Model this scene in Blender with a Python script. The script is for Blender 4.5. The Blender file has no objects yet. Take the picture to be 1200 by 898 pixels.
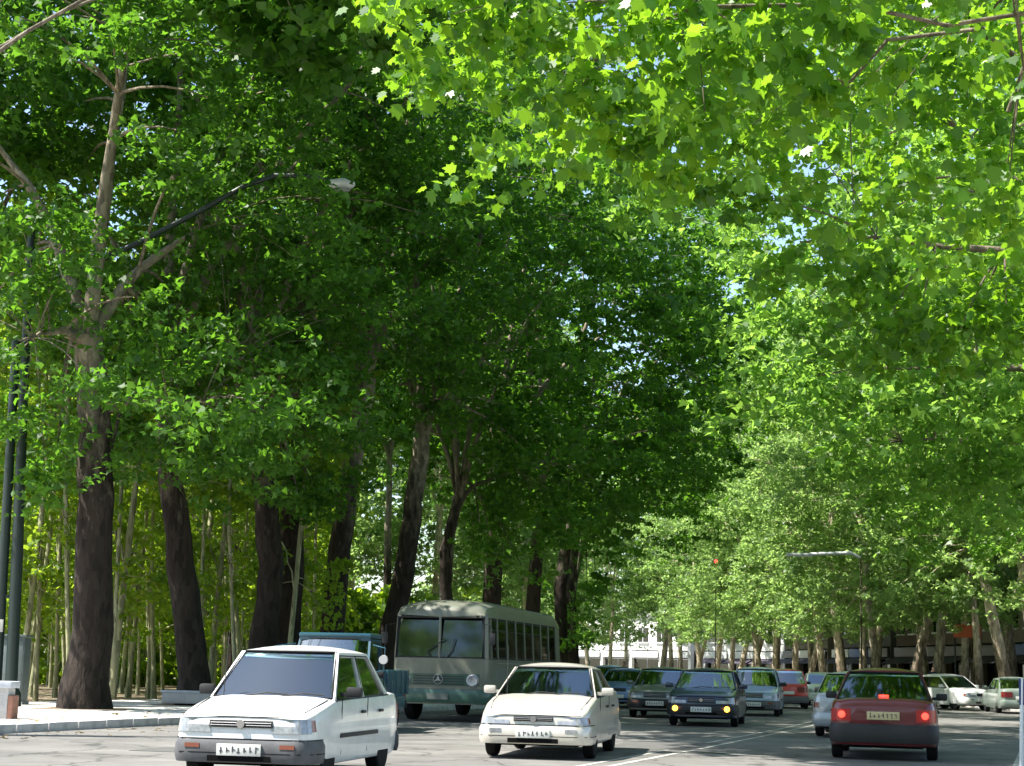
import bpy, bmesh, math, random
import numpy as np
from mathutils import Vector, Matrix, Euler
R = math.radians
rnd = random.Random(7)
scene = bpy.context.scene
COL = scene.collection

# ------------------------------------------------------------------ camera, sky, sun, exposure
CAM_H = 1.30
cd = bpy.data.cameras.new('camera'); cam = bpy.data.objects.new('camera', cd); COL.objects.link(cam)
cd.sensor_width = 36.0; cd.lens = 60.0; cd.clip_start = 0.1; cd.clip_end = 3000
cam.matrix_world = Matrix.Translation((0, 0, CAM_H)) @ Matrix.Rotation(R(90 + 9.48), 4, 'X') @ Matrix.Rotation(R(1.3), 4, 'Z')
scene.camera = cam
SUN = Vector((-0.52, -0.10, 0.85)).normalized()
w = bpy.data.worlds.new('World'); scene.world = w; w.use_nodes = True
nt = w.node_tree; bg = nt.nodes['Background']
sky = nt.nodes.new('ShaderNodeTexSky'); sky.sky_type = 'NISHITA'; sky.sun_disc = False
sky.sun_elevation = math.asin(SUN.z); sky.sun_rotation = math.atan2(SUN.x, SUN.y)
nt.links.new(sky.outputs[0], bg.inputs[0]); bg.inputs[1].default_value = 0.12
sl = bpy.data.lights.new('sun', 'SUN'); sl.energy = 5.0; sl.angle = R(0.5); sl.color = (1.0, 0.955, 0.88)
so = bpy.data.objects.new('sun', sl); COL.objects.link(so); so.rotation_euler = SUN.to_track_quat('Z', 'Y').to_euler()
scene.view_settings.view_transform = 'Standard'; scene.view_settings.look = 'None'
scene.view_settings.exposure = 1.45; scene.view_settings.gamma = 1.0; scene.view_settings.use_curve_mapping = False
cy = scene.cycles
cy.max_bounces = 8; cy.diffuse_bounces = 4; cy.glossy_bounces = 3; cy.transmission_bounces = 5; cy.transparent_max_bounces = 12
cy.caustics_reflective = False; cy.caustics_refractive = False; cy.sample_clamp_indirect = 6.0

# ------------------------------------------------------------------ materials
MATS = {}
def mat(name, color, rough=0.6, metal=0.0, spec=0.5, coat=0.0, var=0.0, vscale=6.0, bump=0.0, bscale=60.0, emit=None, estr=0.0, color2=None):
    if name in MATS: return MATS[name]
    m = bpy.data.materials.new(name); m.use_nodes = True; t = m.node_tree; p = t.nodes['Principled BSDF']
    p.inputs['Base Color'].default_value = (*color, 1); p.inputs['Roughness'].default_value = rough
    p.inputs['Metallic'].default_value = metal; p.inputs['Specular IOR Level'].default_value = spec
    p.inputs['Coat Weight'].default_value = coat; p.inputs['Coat Roughness'].default_value = 0.06
    tc = t.nodes.new('ShaderNodeTexCoord')
    if var > 0 or color2:
        n = t.nodes.new('ShaderNodeTexNoise'); n.inputs['Scale'].default_value = vscale; n.inputs['Detail'].default_value = 6; n.inputs['Roughness'].default_value = .65
        t.links.new(tc.outputs['Object'], n.inputs['Vector'])
        r = t.nodes.new('ShaderNodeValToRGB'); e = r.color_ramp.elements
        e[0].position = .32; e[1].position = .68
        c2 = color2 or tuple(min(1, c * (1 + var)) for c in color)
        c1 = color if color2 else tuple(c * (1 - var) for c in color)
        e[0].color = (*c1, 1); e[1].color = (*c2, 1)
        t.links.new(n.outputs['Fac'], r.inputs['Fac']); t.links.new(r.outputs['Color'], p.inputs['Base Color'])
    if bump > 0:
        n2 = t.nodes.new('ShaderNodeTexNoise'); n2.inputs['Scale'].default_value = bscale; n2.inputs['Detail'].default_value = 5
        t.links.new(tc.outputs['Object'], n2.inputs['Vector'])
        b = t.nodes.new('ShaderNodeBump'); b.inputs['Strength'].default_value = bump; b.inputs['Distance'].default_value = 0.03
        t.links.new(n2.outputs['Fac'], b.inputs['Height']); t.links.new(b.outputs['Normal'], p.inputs['Normal'])
    if emit:
        p.inputs['Emission Color'].default_value = (*emit, 1); p.inputs['Emission Strength'].default_value = estr
    MATS[name] = m; return m

def leaf_mat(name, dark, light, trans, tfac=0.45, rough=0.42, spec=0.5):
    m = bpy.data.materials.new(name); m.use_nodes = True; t = m.node_tree; p = t.nodes['Principled BSDF']
    out = t.nodes['Material Output']
    g = t.nodes.new('ShaderNodeNewGeometry')
    r = t.nodes.new('ShaderNodeValToRGB'); e = r.color_ramp.elements
    e[0].color = (*dark, 1); e[1].color = (*light, 1)
    t.links.new(g.outputs['Random Per Island'], r.inputs['Fac']); t.links.new(r.outputs['Color'], p.inputs['Base Color'])
    p.inputs['Roughness'].default_value = rough; p.inputs['Specular IOR Level'].default_value = spec
    tr = t.nodes.new('ShaderNodeBsdfTranslucent')
    r2 = t.nodes.new('ShaderNodeValToRGB'); e = r2.color_ramp.elements
    e[0].color = (*[c * .8 for c in trans], 1); e[1].color = (*trans, 1)
    t.links.new(g.outputs['Random Per Island'], r2.inputs['Fac']); t.links.new(r2.outputs['Color'], tr.inputs['Color'])
    mx = t.nodes.new('ShaderNodeMixShader'); mx.inputs[0].default_value = tfac
    t.links.new(p.outputs[0], mx.inputs[1]); t.links.new(tr.outputs[0], mx.inputs[2]); t.links.new(mx.outputs[0], out.inputs['Surface'])
    MATS[name] = m; return m

def glass_mat(name, tint, refl=0.12, ior=1.55):
    m = bpy.data.materials.new(name); m.use_nodes = True; t = m.node_tree
    for n in list(t.nodes):
        if n.type != 'OUTPUT_MATERIAL': t.nodes.remove(n)
    out = [n for n in t.nodes][0]
    a = t.nodes.new('ShaderNodeBsdfTransparent'); a.inputs[0].default_value = (*tint, 1)
    b = t.nodes.new('ShaderNodeBsdfGlossy'); b.inputs['Roughness'].default_value = .04; b.inputs['Color'].default_value = (.86, .97, 1, 1)
    fr = t.nodes.new('ShaderNodeFresnel'); fr.inputs['IOR'].default_value = ior
    ad = t.nodes.new('ShaderNodeMath'); ad.operation = 'ADD'; ad.inputs[1].default_value = refl; ad.use_clamp = True
    t.links.new(fr.outputs[0], ad.inputs[0])
    mx = t.nodes.new('ShaderNodeMixShader')
    t.links.new(ad.outputs[0], mx.inputs[0]); t.links.new(a.outputs[0], mx.inputs[1]); t.links.new(b.outputs[0], mx.inputs[2])
    t.links.new(mx.outputs[0], out.inputs['Surface']); MATS[name] = m; return m

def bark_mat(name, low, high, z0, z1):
    """old plane bark: mottled tone, dark near the foot and pale higher up"""
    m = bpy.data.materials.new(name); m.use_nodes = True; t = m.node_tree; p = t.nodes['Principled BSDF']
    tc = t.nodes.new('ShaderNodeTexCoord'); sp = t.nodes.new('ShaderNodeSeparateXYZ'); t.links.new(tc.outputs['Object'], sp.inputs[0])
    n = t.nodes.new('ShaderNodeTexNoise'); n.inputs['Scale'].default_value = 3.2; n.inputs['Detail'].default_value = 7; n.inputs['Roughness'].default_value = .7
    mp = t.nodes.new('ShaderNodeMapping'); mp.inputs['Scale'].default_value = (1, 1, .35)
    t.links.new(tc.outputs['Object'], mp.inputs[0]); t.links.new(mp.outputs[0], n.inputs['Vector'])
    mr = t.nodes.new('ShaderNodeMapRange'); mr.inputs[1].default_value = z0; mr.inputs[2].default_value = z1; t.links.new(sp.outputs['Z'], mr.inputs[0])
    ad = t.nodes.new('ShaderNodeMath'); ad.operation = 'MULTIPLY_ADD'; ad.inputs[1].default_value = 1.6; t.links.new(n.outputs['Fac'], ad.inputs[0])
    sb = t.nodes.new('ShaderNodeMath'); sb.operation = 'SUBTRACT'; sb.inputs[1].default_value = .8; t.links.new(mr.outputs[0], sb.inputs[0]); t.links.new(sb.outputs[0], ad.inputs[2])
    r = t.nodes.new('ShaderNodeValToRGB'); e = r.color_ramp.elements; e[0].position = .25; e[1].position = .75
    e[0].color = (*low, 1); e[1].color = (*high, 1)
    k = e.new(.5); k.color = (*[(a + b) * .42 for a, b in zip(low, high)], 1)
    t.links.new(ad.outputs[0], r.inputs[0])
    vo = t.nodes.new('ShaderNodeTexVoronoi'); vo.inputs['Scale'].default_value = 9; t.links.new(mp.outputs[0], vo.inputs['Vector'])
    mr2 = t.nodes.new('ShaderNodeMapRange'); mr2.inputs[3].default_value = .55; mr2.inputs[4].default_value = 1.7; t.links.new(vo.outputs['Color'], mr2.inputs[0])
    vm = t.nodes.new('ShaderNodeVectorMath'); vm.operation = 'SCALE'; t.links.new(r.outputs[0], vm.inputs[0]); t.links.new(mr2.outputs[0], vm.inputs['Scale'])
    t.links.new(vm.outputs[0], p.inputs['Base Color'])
    p.inputs['Roughness'].default_value = .9; p.inputs['Specular IOR Level'].default_value = .2
    n2 = t.nodes.new('ShaderNodeTexNoise'); n2.inputs['Scale'].default_value = 14; n2.inputs['Detail'].default_value = 6
    t.links.new(mp.outputs[0], n2.inputs['Vector'])
    b = t.nodes.new('ShaderNodeBump'); b.inputs['Strength'].default_value = .9; b.inputs['Distance'].default_value = .05
    t.links.new(n2.outputs['Fac'], b.inputs['Height']); t.links.new(b.outputs[0], p.inputs['Normal'])
    MATS[name] = m; return m

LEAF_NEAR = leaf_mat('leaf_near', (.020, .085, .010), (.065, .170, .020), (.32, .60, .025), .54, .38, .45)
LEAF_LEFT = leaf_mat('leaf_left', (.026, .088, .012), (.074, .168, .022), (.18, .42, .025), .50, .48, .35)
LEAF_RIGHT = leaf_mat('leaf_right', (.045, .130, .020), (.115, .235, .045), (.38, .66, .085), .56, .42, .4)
LEAF_FAR = leaf_mat('leaf_far', (.075, .155, .040), (.155, .250, .085), (.46, .68, .18), .58, .42, .45)  # far leaves paled and greyed in colour, standing in for haze
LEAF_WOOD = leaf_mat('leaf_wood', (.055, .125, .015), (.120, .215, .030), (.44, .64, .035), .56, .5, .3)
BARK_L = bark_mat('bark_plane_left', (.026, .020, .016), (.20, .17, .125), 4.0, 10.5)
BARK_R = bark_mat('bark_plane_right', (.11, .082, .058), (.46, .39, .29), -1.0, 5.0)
BARK_N = bark_mat('bark_plane_near', (.05, .04, .03), (.15, .125, .09), 0.0, 10.0)
BARK_T = bark_mat('bark_thin', (.09, .09, .05), (.27, .27, .16), -3.0, 2.0)
RUB = mat('rubber', (.012, .012, .013), .85, spec=.2)
DARK = mat('dark_plastic', (.013, .013, .014), .6, var=.3, vscale=4)
INTER = mat('car_interior', (.06, .06, .062), .9)
WELL = mat('wheel_well', (.006, .006, .006), .95, spec=.1)
STEEL = mat('rim_steel', (.30, .30, .31), .4, .7)
CHROME = mat('chrome', (.6, .6, .62), .15, 1.0)
GLASS = glass_mat('car_glass', (.76, .80, .80), .15)
GLASSD = glass_mat('bus_glass', (.10, .12, .12), .05, 1.4)
LAMPG = mat('lamp_glass', (.20, .21, .22), .12, .2, coat=.8, color2=(.42, .43, .45), vscale=14)
AMBER = mat('amber_lens', (.24, .07, .04), .2, coat=.6)
REDL = mat('red_lens', (.14, .008, .008), .2, coat=.6)
REDSOFT = mat('red_lens_glow', (.20, .008, .008), .25, coat=.6, emit=(1, .03, .02), estr=.03)
REDLIT = mat('red_lens_lit', (.6, .02, .012), .3, emit=(1, .05, .03), estr=1.5)
AMBLIT = mat('amber_lens_lit', (.8, .45, .05), .3, emit=(1, .48, .05), estr=2.2)
PLATE = mat('plate_white', (.62, .62, .58), .5)
PLATEY = mat('plate_yellow', (.50, .42, .22), .5)
PLATEM = mat('plate_marks', (.05, .05, .06), .6)
SEAT = mat('seat_cloth', (.20, .19, .18), .95)

# ------------------------------------------------------------------ mesh helpers
def mesh_obj(name, verts, faces, material, parent=None, smooth=None, mats=None, midx=None):
    me = bpy.data.meshes.new(name); me.from_pydata([tuple(v) for v in verts], [], faces)
    for m in (mats or [material]): me.materials.append(m)
    if midx is not None: me.polygons.foreach_set('material_index', midx)
    bm = bmesh.new(); bm.from_mesh(me); bmesh.ops.recalc_face_normals(bm, faces=bm.faces); bm.to_mesh(me); bm.free()
    if smooth is not None:
        me.polygons.foreach_set('use_smooth', [True] * len(me.polygons)); me.set_sharp_from_angle(angle=R(smooth))
    o = bpy.data.objects.new(name, me); COL.objects.link(o)
    if parent: o.parent = parent
    return o
def raw_obj(name, me, parent=None):
    o = bpy.data.objects.new(name, me); COL.objects.link(o)
    if parent: o.parent = parent
    return o
def tag(o, label=None, cat=None, group=None, kind=None):
    if label: o['label'] = label
    if cat: o['category'] = cat
    if group: o['group'] = group
    if kind: o['kind'] = kind
    return o
def empty(name, loc, rz=0.0):
    o = bpy.data.objects.new(name, None); COL.objects.link(o); o.location = loc; o.rotation_euler = (0, 0, rz); o.empty_display_size = .3; return o
def copy_tree(o, parent=None):
    c = o.copy(); COL.objects.link(c); c.parent = parent
    for ch in o.children: copy_tree(ch, c)
    return c
class G:
    def __init__(s): s.v = []; s.f = []; s.m = []
    def add(s, v, f, m=0):
        b = len(s.v); s.v += [tuple(p) for p in v]; s.f += [tuple(i + b for i in q) for q in f]; s.m += [m] * len(f)
    def box(s, c, d, m=0, bev=0.0, rot=None):
        x, y, z = d[0] / 2, d[1] / 2, d[2] / 2
        if bev <= 0:
            v = [(i * x, j * y, k * z) for i in (-1, 1) for j in (-1, 1) for k in (-1, 1)]
            f = [(0, 1, 3, 2), (4, 6, 7, 5), (0, 4, 5, 1), (2, 3, 7, 6), (0, 2, 6, 4), (1, 5, 7, 3)]
        else:
            bm = bmesh.new(); bmesh.ops.create_cube(bm, size=1.0)
            bmesh.ops.scale(bm, vec=d, verts=bm.verts); bmesh.ops.bevel(bm, geom=bm.edges[:] , offset=bev, segments=2, affect='EDGES', profile=.6)
            bm.verts.index_update(); v = [tuple(q.co) for q in bm.verts]; f = [tuple(q.index for q in p.verts) for p in bm.faces]; bm.free()
        if rot is not None:
            M = Euler(rot).to_matrix(); v = [tuple(M @ Vector(p)) for p in v]
        s.add([(p[0] + c[0], p[1] + c[1], p[2] + c[2]) for p in v], f, m); return s
    def tube(s, pts, rad, n=8, m=0, cap=True, lump=0.0, seed=0):
        pts = [Vector(p) for p in pts]; k = len(pts)
        if not hasattr(rad, '__len__'): rad = [rad] * k
        rg = random.Random(seed); V = []; ref = Vector((1, 0, 0))
        for i, p in enumerate(pts):
            t = (pts[min(i + 1, k - 1)] - pts[max(i - 1, 0)]).normalized()
            a = ref - t * ref.dot(t)
            if a.length < .05: a = Vector((0, 1, 0)) - t * t.y
            a.normalize(); ref = a; b = t.cross(a)
            for j in range(n):
                th = 2 * math.pi * j / n
                q = rad[i] * (1 + (lump * (math.sin(3 * th + seed + i * .35) * .5 + rg.uniform(-.5, .5)) if lump else 0))
                V.append(p + (a * math.cos(th) + b * math.sin(th)) * q)
        F = [(i * n + j, i * n + (j + 1) % n, (i + 1) * n + (j + 1) % n, (i + 1) * n + j) for i in range(k - 1) for j in range(n)]
        if cap: F += [tuple(range(n))[::-1], tuple((k - 1) * n + j for j in range(n))]
        s.add(V, F, m); return s
    def lathe(s, prof, n=20, axis='X', c=(0, 0, 0), m=0):
        V = []; k = len(prof)
        for (h, r) in prof:
            for j in range(n):
                th = 2 * math.pi * j / n; a, b = r * math.cos(th), r * math.sin(th)
                q = {'X': (h, a, b), 'Y': (a, h, b), 'Z': (a, b, h)}[axis]; V.append((q[0] + c[0], q[1] + c[1], q[2] + c[2]))
        F = [(i * n + j, i * n + (j + 1) % n, (i + 1) * n + (j + 1) % n, (i + 1) * n + j) for i in range(k - 1) for j in range(n)]
        F += [tuple(range(n))[::-1], tuple((k - 1) * n + j for j in range(n))]
        s.add(V, F, m); return s
    def grid(s, fn, nu, nv, m=0, thick=None):
        V = [fn(i / nu, j / nv) for j in range(nv + 1) for i in range(nu + 1)]
        F = [(j * (nu + 1) + i, j * (nu + 1) + i + 1, (j + 1) * (nu + 1) + i + 1, (j + 1) * (nu + 1) + i) for j in range(nv) for i in range(nu)]
        if thick is not None:
            n0 = len(V); V2 = [(p[0] + thick[0], p[1] + thick[1], p[2] + thick[2]) for p in V]
            F2 = [tuple(i + n0 for i in f[::-1]) for f in F]
            ring = [i for i in range(nu + 1)] + [j * (nu + 1) + nu for j in range(1, nv + 1)] + [nv * (nu + 1) + i for i in range(nu - 1, -1, -1)] + [j * (nu + 1) for j in range(nv - 1, 0, -1)]
            E = [(ring[i], ring[(i + 1) % len(ring)], ring[(i + 1) % len(ring)] + n0, ring[i] + n0) for i in range(len(ring))]
            V += V2; F += F2 + E
        s.add(V, F, m); return s
    def poly(s, pts, off, m=0):
        n = len(pts); V = [tuple(p) for p in pts] + [(p[0] + off[0], p[1] + off[1], p[2] + off[2]) for p in pts]
        s.add(V, [tuple(range(n)), tuple(range(2 * n - 1, n - 1, -1))] + [(i, (i + 1) % n, (i + 1) % n + n, i + n) for i in range(n)], m); return s
    def build(s, name, material, parent=None, smooth=None):
        if isinstance(material, (list, tuple)): return mesh_obj(name, s.v, s.f, None, parent, smooth, list(material), s.m)
        return mesh_obj(name, s.v, s.f, material, parent, smooth)
def lerp_table(tab, t):
    if t <= tab[0][0]: return tab[0][1]
    for (a, va), (b, vb) in zip(tab, tab[1:]):
        if t <= b: return va + (vb - va) * (t - a) / (b - a)
    return tab[-1][1]

# ------------------------------------------------------------------ road layout (x of a line at distance y)
CEN = [(-40, -18.6), (0, -6.2), (25, 1.55), (38, 5.7), (50, 9.2), (65, 12.6), (80, 14.3), (100, 13.8), (130, 10.5), (170, 5.0), (230, -6), (320, -26)]
def smooth_tab(tab):
    ys = np.array([p[0] for p in tab], float); xs = np.array([p[1] for p in tab], float)
    yy = np.arange(ys[0], ys[-1] + .1, 2.0); xx = np.interp(yy, ys, xs)
    k = np.ones(9) / 9; xp = np.pad(xx, 4, mode='reflect', reflect_type='odd'); return list(zip(yy, np.convolve(xp, k, 'valid')))
CEN = smooth_tab(CEN)
def cen(y): return lerp_table(CEN, y)
LOFF = [(-40, -11.6), (45, -11.6), (83, -9.9), (110, -8.6), (320, -7.5)]
ROFF = [(-40, 8.6), (64, 8.6), (80, 6.9), (100, 5.5), (130, 5.9), (170, 7.5), (320, 8)]
def lk(y): return cen(y) + lerp_table(LOFF, y)
def rk(y): return cen(y) + lerp_table(ROFF, y)
YS = list(np.arange(-40, 320.1, 2.0))

ASPH = mat('asphalt', (.120, .116, .108), .88, spec=.3, bump=.35, bscale=90, color2=(.185, .178, .165), vscale=.9)
PAVE = mat('pavement_concrete', (.50, .475, .43), .9, spec=.2, bump=.25, bscale=25, color2=(.64, .61, .56), vscale=2.2)
EARTH = mat('earth', (.16, .125, .085), .95, spec=.1, bump=.5, bscale=12, color2=(.26, .21, .15), vscale=.8)
PAINT = mat('road_paint', (.17, .165, .155), .75, color2=(.52, .51, .47), vscale=2.0, bump=.2, bscale=40)
KERB = mat('kerb_stone', (.46, .45, .44), .85, var=.25, vscale=5, bump=.3, bscale=30)

def enrich(m, crack=.8, big=.12):
    t = m.node_tree; p = t.nodes['Principled BSDF']; tc = t.nodes.new('ShaderNodeTexCoord')
    src = p.inputs['Base Color'].links[0].from_socket
    vo = t.nodes.new('ShaderNodeTexVoronoi'); vo.feature = 'DISTANCE_TO_EDGE'; vo.inputs['Scale'].default_value = .45
    ns = t.nodes.new('ShaderNodeTexNoise'); ns.inputs['Scale'].default_value = 1.4; ns.inputs['Detail'].default_value = 6
    ad = t.nodes.new('ShaderNodeVectorMath'); ad.operation = 'ADD'; t.links.new(tc.outputs['Object'], ad.inputs[0]); t.links.new(ns.outputs['Color'], ad.inputs[1]); t.links.new(tc.outputs['Object'], ns.inputs['Vector'])
    t.links.new(ad.outputs[0], vo.inputs['Vector'])
    mr = t.nodes.new('ShaderNodeMapRange'); mr.inputs[1].default_value = .0; mr.inputs[2].default_value = .022; mr.inputs[3].default_value = crack; mr.inputs[4].default_value = 1.0; t.links.new(vo.outputs['Distance'], mr.inputs[0])
    n2 = t.nodes.new('ShaderNodeTexNoise'); n2.inputs['Scale'].default_value = big; n2.inputs['Detail'].default_value = 5; t.links.new(tc.outputs['Object'], n2.inputs['Vector'])
    m2 = t.nodes.new('ShaderNodeMapRange'); m2.inputs[1].default_value = .35; m2.inputs[2].default_value = .65; m2.inputs[3].default_value = .85; m2.inputs[4].default_value = 1.12; t.links.new(n2.outputs['Fac'], m2.inputs[0])
    mu = t.nodes.new('ShaderNodeMath'); mu.operation = 'MULTIPLY'; t.links.new(mr.outputs[0], mu.inputs[0]); t.links.new(m2.outputs[0], mu.inputs[1])
    vm = t.nodes.new('ShaderNodeVectorMath'); vm.operation = 'SCALE'; t.links.new(src, vm.inputs[0]); t.links.new(mu.outputs[0], vm.inputs['Scale']); t.links.new(vm.outputs[0], p.inputs['Base Color'])
enrich(ASPH, .42, .35); enrich(PAVE, .7, .5); enrich(EARTH, .9, .2)
g = G(); n = 40
g.grid(lambda u, v: (-900 + 1800 * u, -300 + 1800 * v, -.02), n, n); o = g.build('ground', EARTH); tag(o, kind='structure')
def strip(name, fa, fb, z, m, ys=YS, thick=None, nx=6):
    g = G(); g.grid(lambda u, v: (lambda y: (fa(y) + (fb(y) - fa(y)) * u, y, z))(ys[int(round(v * (len(ys) - 1)))]), nx, len(ys) - 1, thick=thick)
    o = g.build(name, m); tag(o, kind='structure'); return o
road = strip('road', lambda y: lk(y) - .1, lambda y: rk(y) + .1, 0.0, ASPH)
pavl = strip('pavement', lambda y: lk(y) - 9.0, lambda y: lk(y) - .32, .13, PAVE, thick=(0, 0, -.14))
pavr = strip('pavement', lambda y: rk(y) + .32, lambda y: rk(y) + 7.5, .13, PAVE, thick=(0, 0, -.14))
def line(name, off, half, y0, y1):
    ys = list(np.arange(y0, y1 + .01, 1.5))
    o = strip(name, lambda y: cen(y) + off - half, lambda y: cen(y) + off + half, .004, PAINT, ys, nx=1); return o
line('lane_marking', -.16, .05, 8, 60); line('lane_marking', .22, .05, 8, 60); line('lane_marking', 5.75, .06, 8, 47)
# kerb stones, shared meshes
gk = G(); gk.box((0, 0, .07), (.26, .97, .17), bev=.02); ks = gk.build('kerb_stone', KERB, pavl, 40); kme = ks.data; first = True
for fn, par, y0, y1 in ((lk, pavl, 24, 92), (rk, pavr, 40, 78)):
    y = y0
    while y < y1:
        dx = fn(y + .5) - fn(y - .5); L = math.hypot(1, dx)
        o = ks if first else raw_obj('kerb_stone', kme, par); first = False
        o.location = (fn(y) + (-.17 if fn is lk else .17), y, rnd.uniform(-.008, .008)); o.rotation_euler = (0, 0, -math.atan2(dx, 1) + rnd.uniform(-.01, .01)); y += 1 / L

# ------------------------------------------------------------------ trees
LEAF = {
 'near': [(0, 0), (.34, .0), (.33, .17), (.60, .36), (.36, .46), (.36, .76), (.19, .68), (0, 1.0), (-.19, .68), (-.36, .76), (-.36, .46), (-.60, .36), (-.33, .17), (-.34, .0)],
 'mid': [(0, 0), (.50, .22), (.24, .45), (0, 1.0), (-.24, .45), (-.50, .22)],
 'far': [(0, 0), (.48, .42), (0, 1.0), (-.48, .42)]}
def leaf_mesh(name, pos, size, shape, seed, material, updir=.75, hang=0.0):
    rs = np.random.RandomState(seed); N = len(pos); S = np.array(LEAF[shape]); K = len(S)
    nrm = rs.normal(0, .6, (N, 3)); nrm[:, 2] += updir; nrm /= np.linalg.norm(nrm, axis=1)[:, None]
    az = rs.uniform(0, 2 * np.pi, N); d = np.stack([np.cos(az), np.sin(az), rs.uniform(-1.1, .1, N) - hang], 1)
    d -= nrm * np.sum(d * nrm, 1)[:, None]; d /= np.linalg.norm(d, axis=1)[:, None] + 1e-9
    s = np.cross(d, nrm); sz = size * rs.uniform(.5, 1.35, N)
    a = S[:, 1][None, :] * sz[:, None]; b = S[:, 0][None, :] * sz[:, None]
    fold = rs.uniform(-.1, .6, N)[:, None]; droop = rs.uniform(.0, .9, N)[:, None]
    c = -np.abs(b) * fold - droop * (S[:, 1][None, :] ** 2) * sz[:, None] * .6
    V = pos[:, None, :] + d[:, None, :] * a[..., None] + s[:, None, :] * b[..., None] + nrm[:, None, :] * c[..., None]
    me = bpy.data.meshes.new(name); me.vertices.add(N * K); me.vertices.foreach_set('co', V.astype(np.float32).ravel())
    me.loops.add(N * K); me.loops.foreach_set('vertex_index', np.arange(N * K, dtype=np.int32))
    me.polygons.add(N); me.polygons.foreach_set('loop_start', (np.arange(N) * K).astype(np.int32))
    me.update(calc_edges=True); me.materials.append(material); return me

def bez(a, b, c, n):
    return [a * (1 - t) ** 2 + b * 2 * t * (1 - t) + c * t * t for t in [i / n for i in range(n + 1)]]

def make_tree(name, label, group, loc, trunk, r0, env, nclus, per, leaf, shape, lmat, bark, seed, limbs=5, clr=1.3, low=None, sub=True, flat=.55, cat='tree', sides=14, keep=None, limbw=.42, wig=.08):
    """trunk: path of (dx,dy,h) from the foot; env: ellipsoids (cx,cy,cz,rx,ry,rz) relative to the foot, cluster centres lie inside"""
    rg = np.random.RandomState(seed); root = empty(name, loc); tag(root, label, cat, group)
    pts = [Vector(p) for p in trunk]
    P = []
    for i in range(len(pts) - 1):
        for k in range(4): P.append(pts[i].lerp(pts[i + 1], k / 4))
    P.append(pts[-1]); H = P[-1].z
    P = [P[0] + Vector((0, 0, -.15))] + [p + Vector((rg.normal(0, .03), rg.normal(0, .03), 0)) * min(1, r0 * 2) for p in P[1:]]
    rad = [r0 * (1.0 - .30 * max(0, p.z) / H) * (1 + .38 * math.exp(-max(0, p.z) / .45)) for p in P]
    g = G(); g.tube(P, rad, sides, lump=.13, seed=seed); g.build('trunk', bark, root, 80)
    top = P[-1]
    # cluster centres
    C = []
    wts = np.array([e[3] * e[4] * e[5] for e in env]); wts = wts / wts.sum()
    tries = 0
    while len(C) < nclus and tries < nclus * 40:
        tries += 1
        e = env[rg.choice(len(env), p=wts)]
        v = rg.normal(0, 1, 3); v /= np.linalg.norm(v); v *= rg.uniform(.25, 1) ** .45
        q = np.array([e[0] + v[0] * e[3], e[1] + v[1] * e[4], e[2] + v[2] * e[5]])
        if low and q[2] < low: continue
        if keep and not keep(q): continue
        if all(np.sum((q - c) ** 2) > (clr * .62) ** 2 for c in C): C.append(q)
    C = np.array(C)
    # limbs: k-means on direction to give main forks
    k = limbs; idx = rg.choice(len(C), k, replace=False); cen_ = C[idx].copy()
    for _ in range(6):
        lab = np.argmin(((C[:, None] - cen_[None]) ** 2).sum(2), 1)
        for j in range(k):
            if (lab == j).any(): cen_[j] = C[lab == j].mean(0)
    limb_paths = []
    tw = G()
    for j in range(k):
        t = Vector(cen_[j]); start = top if t.z > H - 1 else P[int(len(P) * min(.95, max(.45, (t.z - .6) / H)))]
        d = t - start; midp = start + Vector((d.x * .30, d.y * .30, d.z * .62 + .5)); end = start + d * 1.15
        path = bez(start - Vector((0, 0, .25)), midp, end, 9)
        path = [p + Vector(rg.normal(0, wig, 3)) * min(1, i / 4 if wig > .1 else i / 9) for i, p in enumerate(path)]
        rr = [max(.025, r0 * limbw * (1 - i / 9.6)) for i in range(10)]
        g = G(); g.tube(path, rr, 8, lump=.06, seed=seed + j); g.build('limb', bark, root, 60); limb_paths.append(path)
        if not sub: continue
        for q in C[lab == j]:
            q = Vector(q); i = min(range(3, 9), key=lambda i: (path[i] - q).length + max(0, path[i].z - q.z) * .6)
            a = path[i]; m = a.lerp(q, .5) + Vector((0, 0, (q - a).length * .16)); r = max(.014, min(.06, rr[i] * .45))
            tw.tube(bez(a, m, q, 4), [r * (1 - .17 * i) for i in range(5)], 5, cap=False)
    if sub and tw.v: tag(tw.build('twigs', bark, root, 60), kind='stuff')
    # leaves in flat sprays around each cluster centre
    A = []
    for q in C:
        R_ = clr * rg.uniform(.75, 1.25); ns = max(3, int(per / 16))
        sp = rg.normal(0, .5, (ns, 3)) * [R_, R_, R_ * flat] + q
        for s_ in sp:
            m = rg.poisson(16); th = rg.uniform(0, 2 * np.pi); ax = np.array([np.cos(th), np.sin(th), -.35])
            tt = rg.uniform(-.5, .5, (m, 1)); A.append(s_ + ax * tt * .9 * R_ * .6 + rg.normal(0, .5, (m, 3)) * [.22 * R_, .22 * R_, .10 * R_])
    A = np.concatenate(A)
    if low: A = A[A[:, 2] > low - .3]
    return root, A, C
def finish_crown(root, A, leaf, shape, lmat, seed):
    me = leaf_mesh('crown', A, leaf, shape, seed, lmat); o = raw_obj('crown', me, root); tag(o, kind='stuff'); return o

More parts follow.
